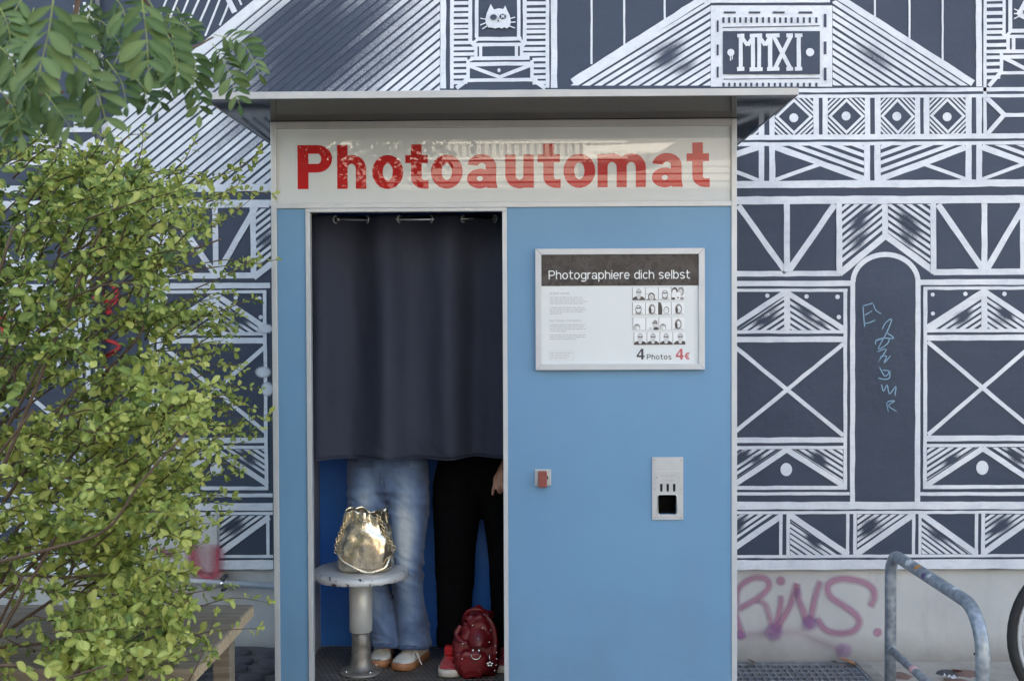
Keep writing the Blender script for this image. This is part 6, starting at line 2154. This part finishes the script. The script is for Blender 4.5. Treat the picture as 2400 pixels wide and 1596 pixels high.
V, Fc, A, K = fol.v, fol.f, fol.a, fol.m
for i, (mx, tint, _, _) in enumerate(rest):
    v, f = shapes[i % 3]
    o0 = len(V)
    V.extend([tuple(mx @ Vector(p)) for p in v])
    A.extend(vein(tint, len(v)))
    Fc.extend([tuple(q + o0 for q in g_) for g_ in f])
    K.extend([0] * len(f))
fo = fol.build('foliage', M['leaf'], shrub, True, 'tint')
fo['kind'] = 'stuff'
tw = twigs.build('twigs', M['bark'], shrub, True)
tw['kind'] = 'stuff'
bm_ = MB().ball((0, 0, 0), 0.0055, 10, 6).mesh('berry', M['berry'], True)
for p in berries + [P(r.uniform(60, 480), r.uniform(600, 1450), r.uniform(-1.4, -1.2)) for _ in range(22)]:
    o = link('berry', bm_, shrub)
    o.location = p

# ------------------------------------------------------------------ rowan branch overhead
rowan = thing('rowan_tree', 'rowan tree whose drooping feathery leaves hang in from above the shrub', 'tree', (-1.95, -2.55, gz(-2, 0)))
r = random.Random(6)
MB().tube(crom([(-1.95, -2.55, -.1), (-1.97, -2.54, 1.0), (-1.92, -2.5, 2.0), (-1.85, -2.5, 3.2), (-1.9, -2.5, 4.4)], 6), [lerp(.075, .02, i / 24) for i in range(25)], 14).build('trunk', M['bark_trunk'], rowan, True)
def limb(pts, r0, r1):
    pts = crom(pts, 6)
    MB().tube(pts, [lerp(r0, r1, i / (len(pts) - 1)) for i in range(len(pts))], 8).build('limb', M['bark'], rowan, True)
limb([(-1.93, -2.5, 1.9), P(-250, 60, -2.45), P(50, -60, -2.4), P(300, -50, -2.35), P(520, -30, -2.3)], .022, .004)
limb([P(190, -55, -2.38), P(175, 50, -2.38), P(160, 110, -2.4), P(120, 220, -2.4)], .006, .003)
limb([(-1.96, -2.54, 1.4), P(-300, 330, -2.4), P(0, 245, -2.3), P(150, 215, -2.3)], .014, .003)
limb([P(300, -50, -2.35), P(380, 60, -2.1), P(440, 112, -2.0), P(500, 88, -1.95)], .006, .0018)
limb([(-1.9, -2.5, 3.2), (-1.4, -2.3, 3.5), (-0.9, -2.2, 3.5)], .02, .006)
limb([(-1.9, -2.5, 3.4), (-2.5, -2.7, 3.9), (-2.9, -2.8, 4.0)], .02, .006)
rl_shapes = [leaf_shape(0.40, 0.40, 0.18), leaf_shape(0.43, 0.30, 0.30), leaf_shape(0.37, 0.5, 0.12)]
rl_mesh = {}
def rowan_leaf(pl, Y, n, ln, tone):
    """one compound leaf: rachis with paired leaflets"""
    pts = crom([P(x / 3.135, y / 3.135, Y + dy) for (x, y), dy in zip(pl, (0, -0.02, -0.05))], 8)
    MB().tube(pts, [lerp(.0011, .0005, i / (len(pts) - 1)) for i in range(len(pts))], 5).build('rachis', M['berry'], rowan, True)
    out = r.uniform(-.3, .3)
    for k in range(n + 1):
        t = lerp(0.16, 1.0, k / n)
        i = min(len(pts) - 2, int(t * (len(pts) - 1)))
        p = pts[i].lerp(pts[i + 1], t * (len(pts) - 1) - i)
        d = (pts[i + 1] - pts[i]).normalized()
        sd = d.cross(Vector((out, -1, 0.1))).normalized()
        for s in ((-1, 1) if k < n else (0,)):
            dr = (d * 0.62 + sd * (s * 0.80) + Vector((0, r.uniform(-.35, .2), -0.12))).normalized()
            nrm = Vector((r.uniform(-.25, .25), -0.95, 0.55)) + sd * (s * r.uniform(-.3, .55)) + rvec(r) * .38
            size = ln * 1.12 * (1.0 - 0.38 * abs(t - 0.5) * 2) * r.uniform(.88, 1.1)
            key = (r.randrange(3), min(6, max(0, int((tone + r.gauss(0, .18)) * 7))))
            if key not in rl_mesh:
                v, f = rl_shapes[key[0]]
                rl_mesh[key] = MB().add(v, f, 0, vein((key[1] + .5) / 7, len(v))).mesh('leaflet', M['rowan_leaf'], True, 'tint')
            o = link('leaflet', rl_mesh[key], rowan)
            o.matrix_basis = frame(p, dr, nrm, size)
for pl, Y, n, ln, tone in (
        ([(1035, -60), (1075, 250), (1090, 520)], -2.65, 6, .050, .62), ([(1090, 0), (1230, 250), (1310, 560)], -2.5, 6, .046, .58), ([(400, -60), (350, 270), (260, 620)], -2.75, 6, .055, .66),
        ([(560, 420), (700, 640), (800, 960)], -2.6, 6, .046, .62), ([(780, 440), (890, 600), (930, 780)], -2.5, 5, .042, .50), ([(1390, 350), (1440, 500), (1400, 700)], -2.1, 6, .042, .35),
        ([(1570, 255), (1780, 320), (1905, 540)], -1.95, 8, .042, .52), ([(1560, 320), (1660, 480), (1760, 770)], -1.95, 8, .044, .55), ([(1400, 330), (1230, 500), (1160, 830)], -2.15, 7, .038, .15),
        ([(1400, 420), (1450, 640), (1465, 850)], -2.05, 5, .044, .42), ([(0, 60), (60, 200), (90, 420)], -2.6, 6, .044, .55), ([(60, 480), (160, 600), (240, 720)], -2.6, 5, .046, .60),
        ([(-60, 600), (90, 780), (160, 1000)], -2.55, 6, .048, .55), ([(330, 680), (440, 830), (550, 980)], -2.55, 5, .044, .60), ([(600, 120), (760, 170), (880, 330)], -2.3, 5, .040, .12), ([(560, 180), (680, 290), (760, 440)], -2.3, 4, .040, .10),
        ([(380, 640), (360, 760), (340, 900)], -2.5, 4, .046, .55), ([(180, -40), (90, 120), (20, 300)], -2.55, 6, .046, .5), ([(1250, 200), (1300, 420), (1290, 620)], -2.45, 6, .042, .5), ([(430, 60), (520, 260), (520, 520)], -2.7, 5, .050, .6),
        ([(1180, 60), (1340, 180), (1450, 260)], -2.2, 6, .034, .45), ([(840, -20), (900, 60), (930, 180)], -2.5, 4, .050, .55), ([(-20, 330), (80, 430), (110, 560)], -2.65, 5, .046, .55), ([(250, 700), (180, 820), (60, 930)], -2.55, 5, .044, .5), ([(900, 500), (1050, 640), (1090, 770)], -2.2, 5, .042, .12)):
    rowan_leaf(pl, Y, n, ln, tone)
for pl in (([(-40, 200), (60, 330), (150, 520)]), ([(250, 60), (180, 240), (160, 420)]), ([(680, -40), (640, 160), (560, 330)]), ([(960, 160), (900, 330), (820, 520)]), ([(1180, 330), (1120, 480), (1010, 640)]), ([(300, 480), (280, 640), (200, 800)]), ([(500, 560), (600, 700), (640, 860)]), ([(30, 760), (40, 900), (10, 1040)]), ([(720, 330), (640, 520), (660, 700)]), ([(1300, 60), (1370, 200), (1380, 330)])):
    rowan_leaf(pl, -2.15, 6, .038, r.uniform(.12, .4))
for k in range(8):                                   # the rest of the crown, above and beside the view
    a = r.uniform(-2200, -300)
    b = r.uniform(-2300, -900)
    rowan_leaf([(a, b), (a + r.uniform(-100, 160), b + 250), (a + r.uniform(-100, 200), b + 520)], r.uniform(-2.8, -2.2), 5, .046, .5)

# ------------------------------------------------------------------ the street behind the viewer (mirrored in the sign sheet)
OY = -17.0
OH = 11.0
ob = thing('opposite_building', 'pale rendered building across the street with windows and a slatted balcony', 'building', (0, OY - 4, 0))
MB().box(-14, 14, OY - 8, OY, 0, OH).build('wall', M['facade'], ob)
MB().box(-14.3, 14.3, OY - 8.3, OY + 0.35, OH, OH + 0.3).build('roof', M['roof'], ob)
def mir(px, py, Y):
    p = P(px, py, -Y)
    return Vector((p.x, Y, p.z))
for i, z in enumerate((4.10, 4.26, 4.40, 4.53)):
    MB().box(-6.5, 9.0, OY + .005, OY + 0.03, z, z + 0.115).build('cladding_board', M['board_pale'], ob)
MB().box(-6.5, 2.0, OY + 0.004, OY + 0.05, 4.68, 4.73).build('balcony_rail', M['window_frame'], ob)
MB().box(-6.5, 2.0, OY + 0.02, OY + 0.06, 4.98, 5.02).build('balcony_rail', M['window_frame'], ob)
for i in range(58):
    x = -6.4 + i * 0.145
    MB().box(x, x + 0.085, OY + 0.015, OY + 0.045, 4.735, 4.975).build('baluster', M['shutter'], ob)
for x in (-11, -8.4, -5.2, -2.4, 0.4, 3.2, 6.0, 9.2, 11.8):
    for z in (0.9, 5.9, 8.4):
        w_ = MB().box(x - .62, x + .62, OY + 0.002, OY + 0.045, z, z + 1.35).build('window', M['window_frame'], ob)
        for s in (-1, 1):
            MB().box(x + s * .29 - .25, x + s * .29 + .25, OY + 0.046, OY + 0.05, z + .07, z + 1.28).build('pane', M['glass_dark'], w_)
bn = thing('banner', 'white shop banner with grey lettering on the building across the street', 'sign', mir(1470, 360, OY + .4))
q = [mir(1368, 342, OY + .4), mir(1582, 334, OY + .4), mir(1545, 357, OY + .4), mir(1368, 374, OY + .4)]
mb = MB()
vs = [tuple(v) for v in q] + [(v.x, v.y - .03, v.z) for v in q]
mb.add(vs, [(3, 2, 1, 0), (4, 5, 6, 7), (0, 1, 5, 4), (1, 2, 6, 5), (2, 3, 7, 6), (3, 0, 4, 7)])
M['banner_white'] = pm('white banner', (0.86, 0.86, 0.85), 0.6, 0, 0.02, 2)
mb.build('board', M['banner_white'], bn)
for px_ in (1385, 1525):
    c = mir(px_, 352, OY + .2)
    MB().box(c.x - .02, c.x + .02, OY + .001, OY + .369, c.z - .02, c.z + .02).build('bracket', M['dark_pipe'], bn)
a0, a1 = mir(1522, 358, OY + .41), mir(1392, 362, OY + .41)
put_text(MB(), 'HINTERSEER', a0.x, a1.z, 0.055, OY + .405, .10, gap=.42, fit=a0.x - a1.x, flip=-1).build('lettering', M['ink_dark'], bn)
def street_tree(x, y, h, cr, label, seed):
    rt = random.Random(seed)
    t = thing('street_tree', label, 'tree', (x, y, 0), 'street trees across from the booth')
    MB().tube(crom([(x, y, -.1), (x + .05, y, h * .35), (x, y + .05, h * .7), (x, y, h)], 6), [lerp(.13, .03, i / 18) for i in range(19)], 12).build('trunk', M['bark_trunk'], t, True)
    tips = []
    for k in range(16):
        a = rt.uniform(0, 6.28)
        z0 = h * rt.uniform(.45, .8)
        tip = Vector((x + cr * .8 * math.cos(a), y + cr * .8 * math.sin(a), z0 + rt.uniform(.2, 1.0)))
        MB().tube(crom([(x, y, z0), (x + cr * .4 * math.cos(a), y + cr * .4 * math.sin(a), z0 + .3), tip], 5), [lerp(.035, .008, i / 10) for i in range(11)], 6).build('limb', M['bark_trunk'], t, True)
        tips.append(tip)
    mb = MB()
    v, f = leaf_shape(.6, .3, .1)
    clumps = [tp + rvec(rt) * rt.uniform(0, .6) for tp in tips for _ in range(5)]
    for k in range(4200):
        c = rt.choice(clumps)
        p = c + rvec(rt) * (rt.random() ** .5) * .42
        mx = frame(p, rvec(rt), rvec(rt) + Vector((0, 0, 1)), rt.uniform(.07, .12))
        mb.add([tuple(mx @ Vector(q)) for q in v], f, 0, rt.random())
    c_ = mb.build('crown', M['street_leaf'], t, True, 'tint')
    c_['kind'] = 'stuff'
street_tree(-2.5, -9.0, 4.6, 1.7, 'slim young street tree standing opposite the booth in front of the slatted balcony', 1)
street_tree(-6.2, -10.0, 5.2, 2.0, 'taller broad crowned street tree beside the slim young one', 2)
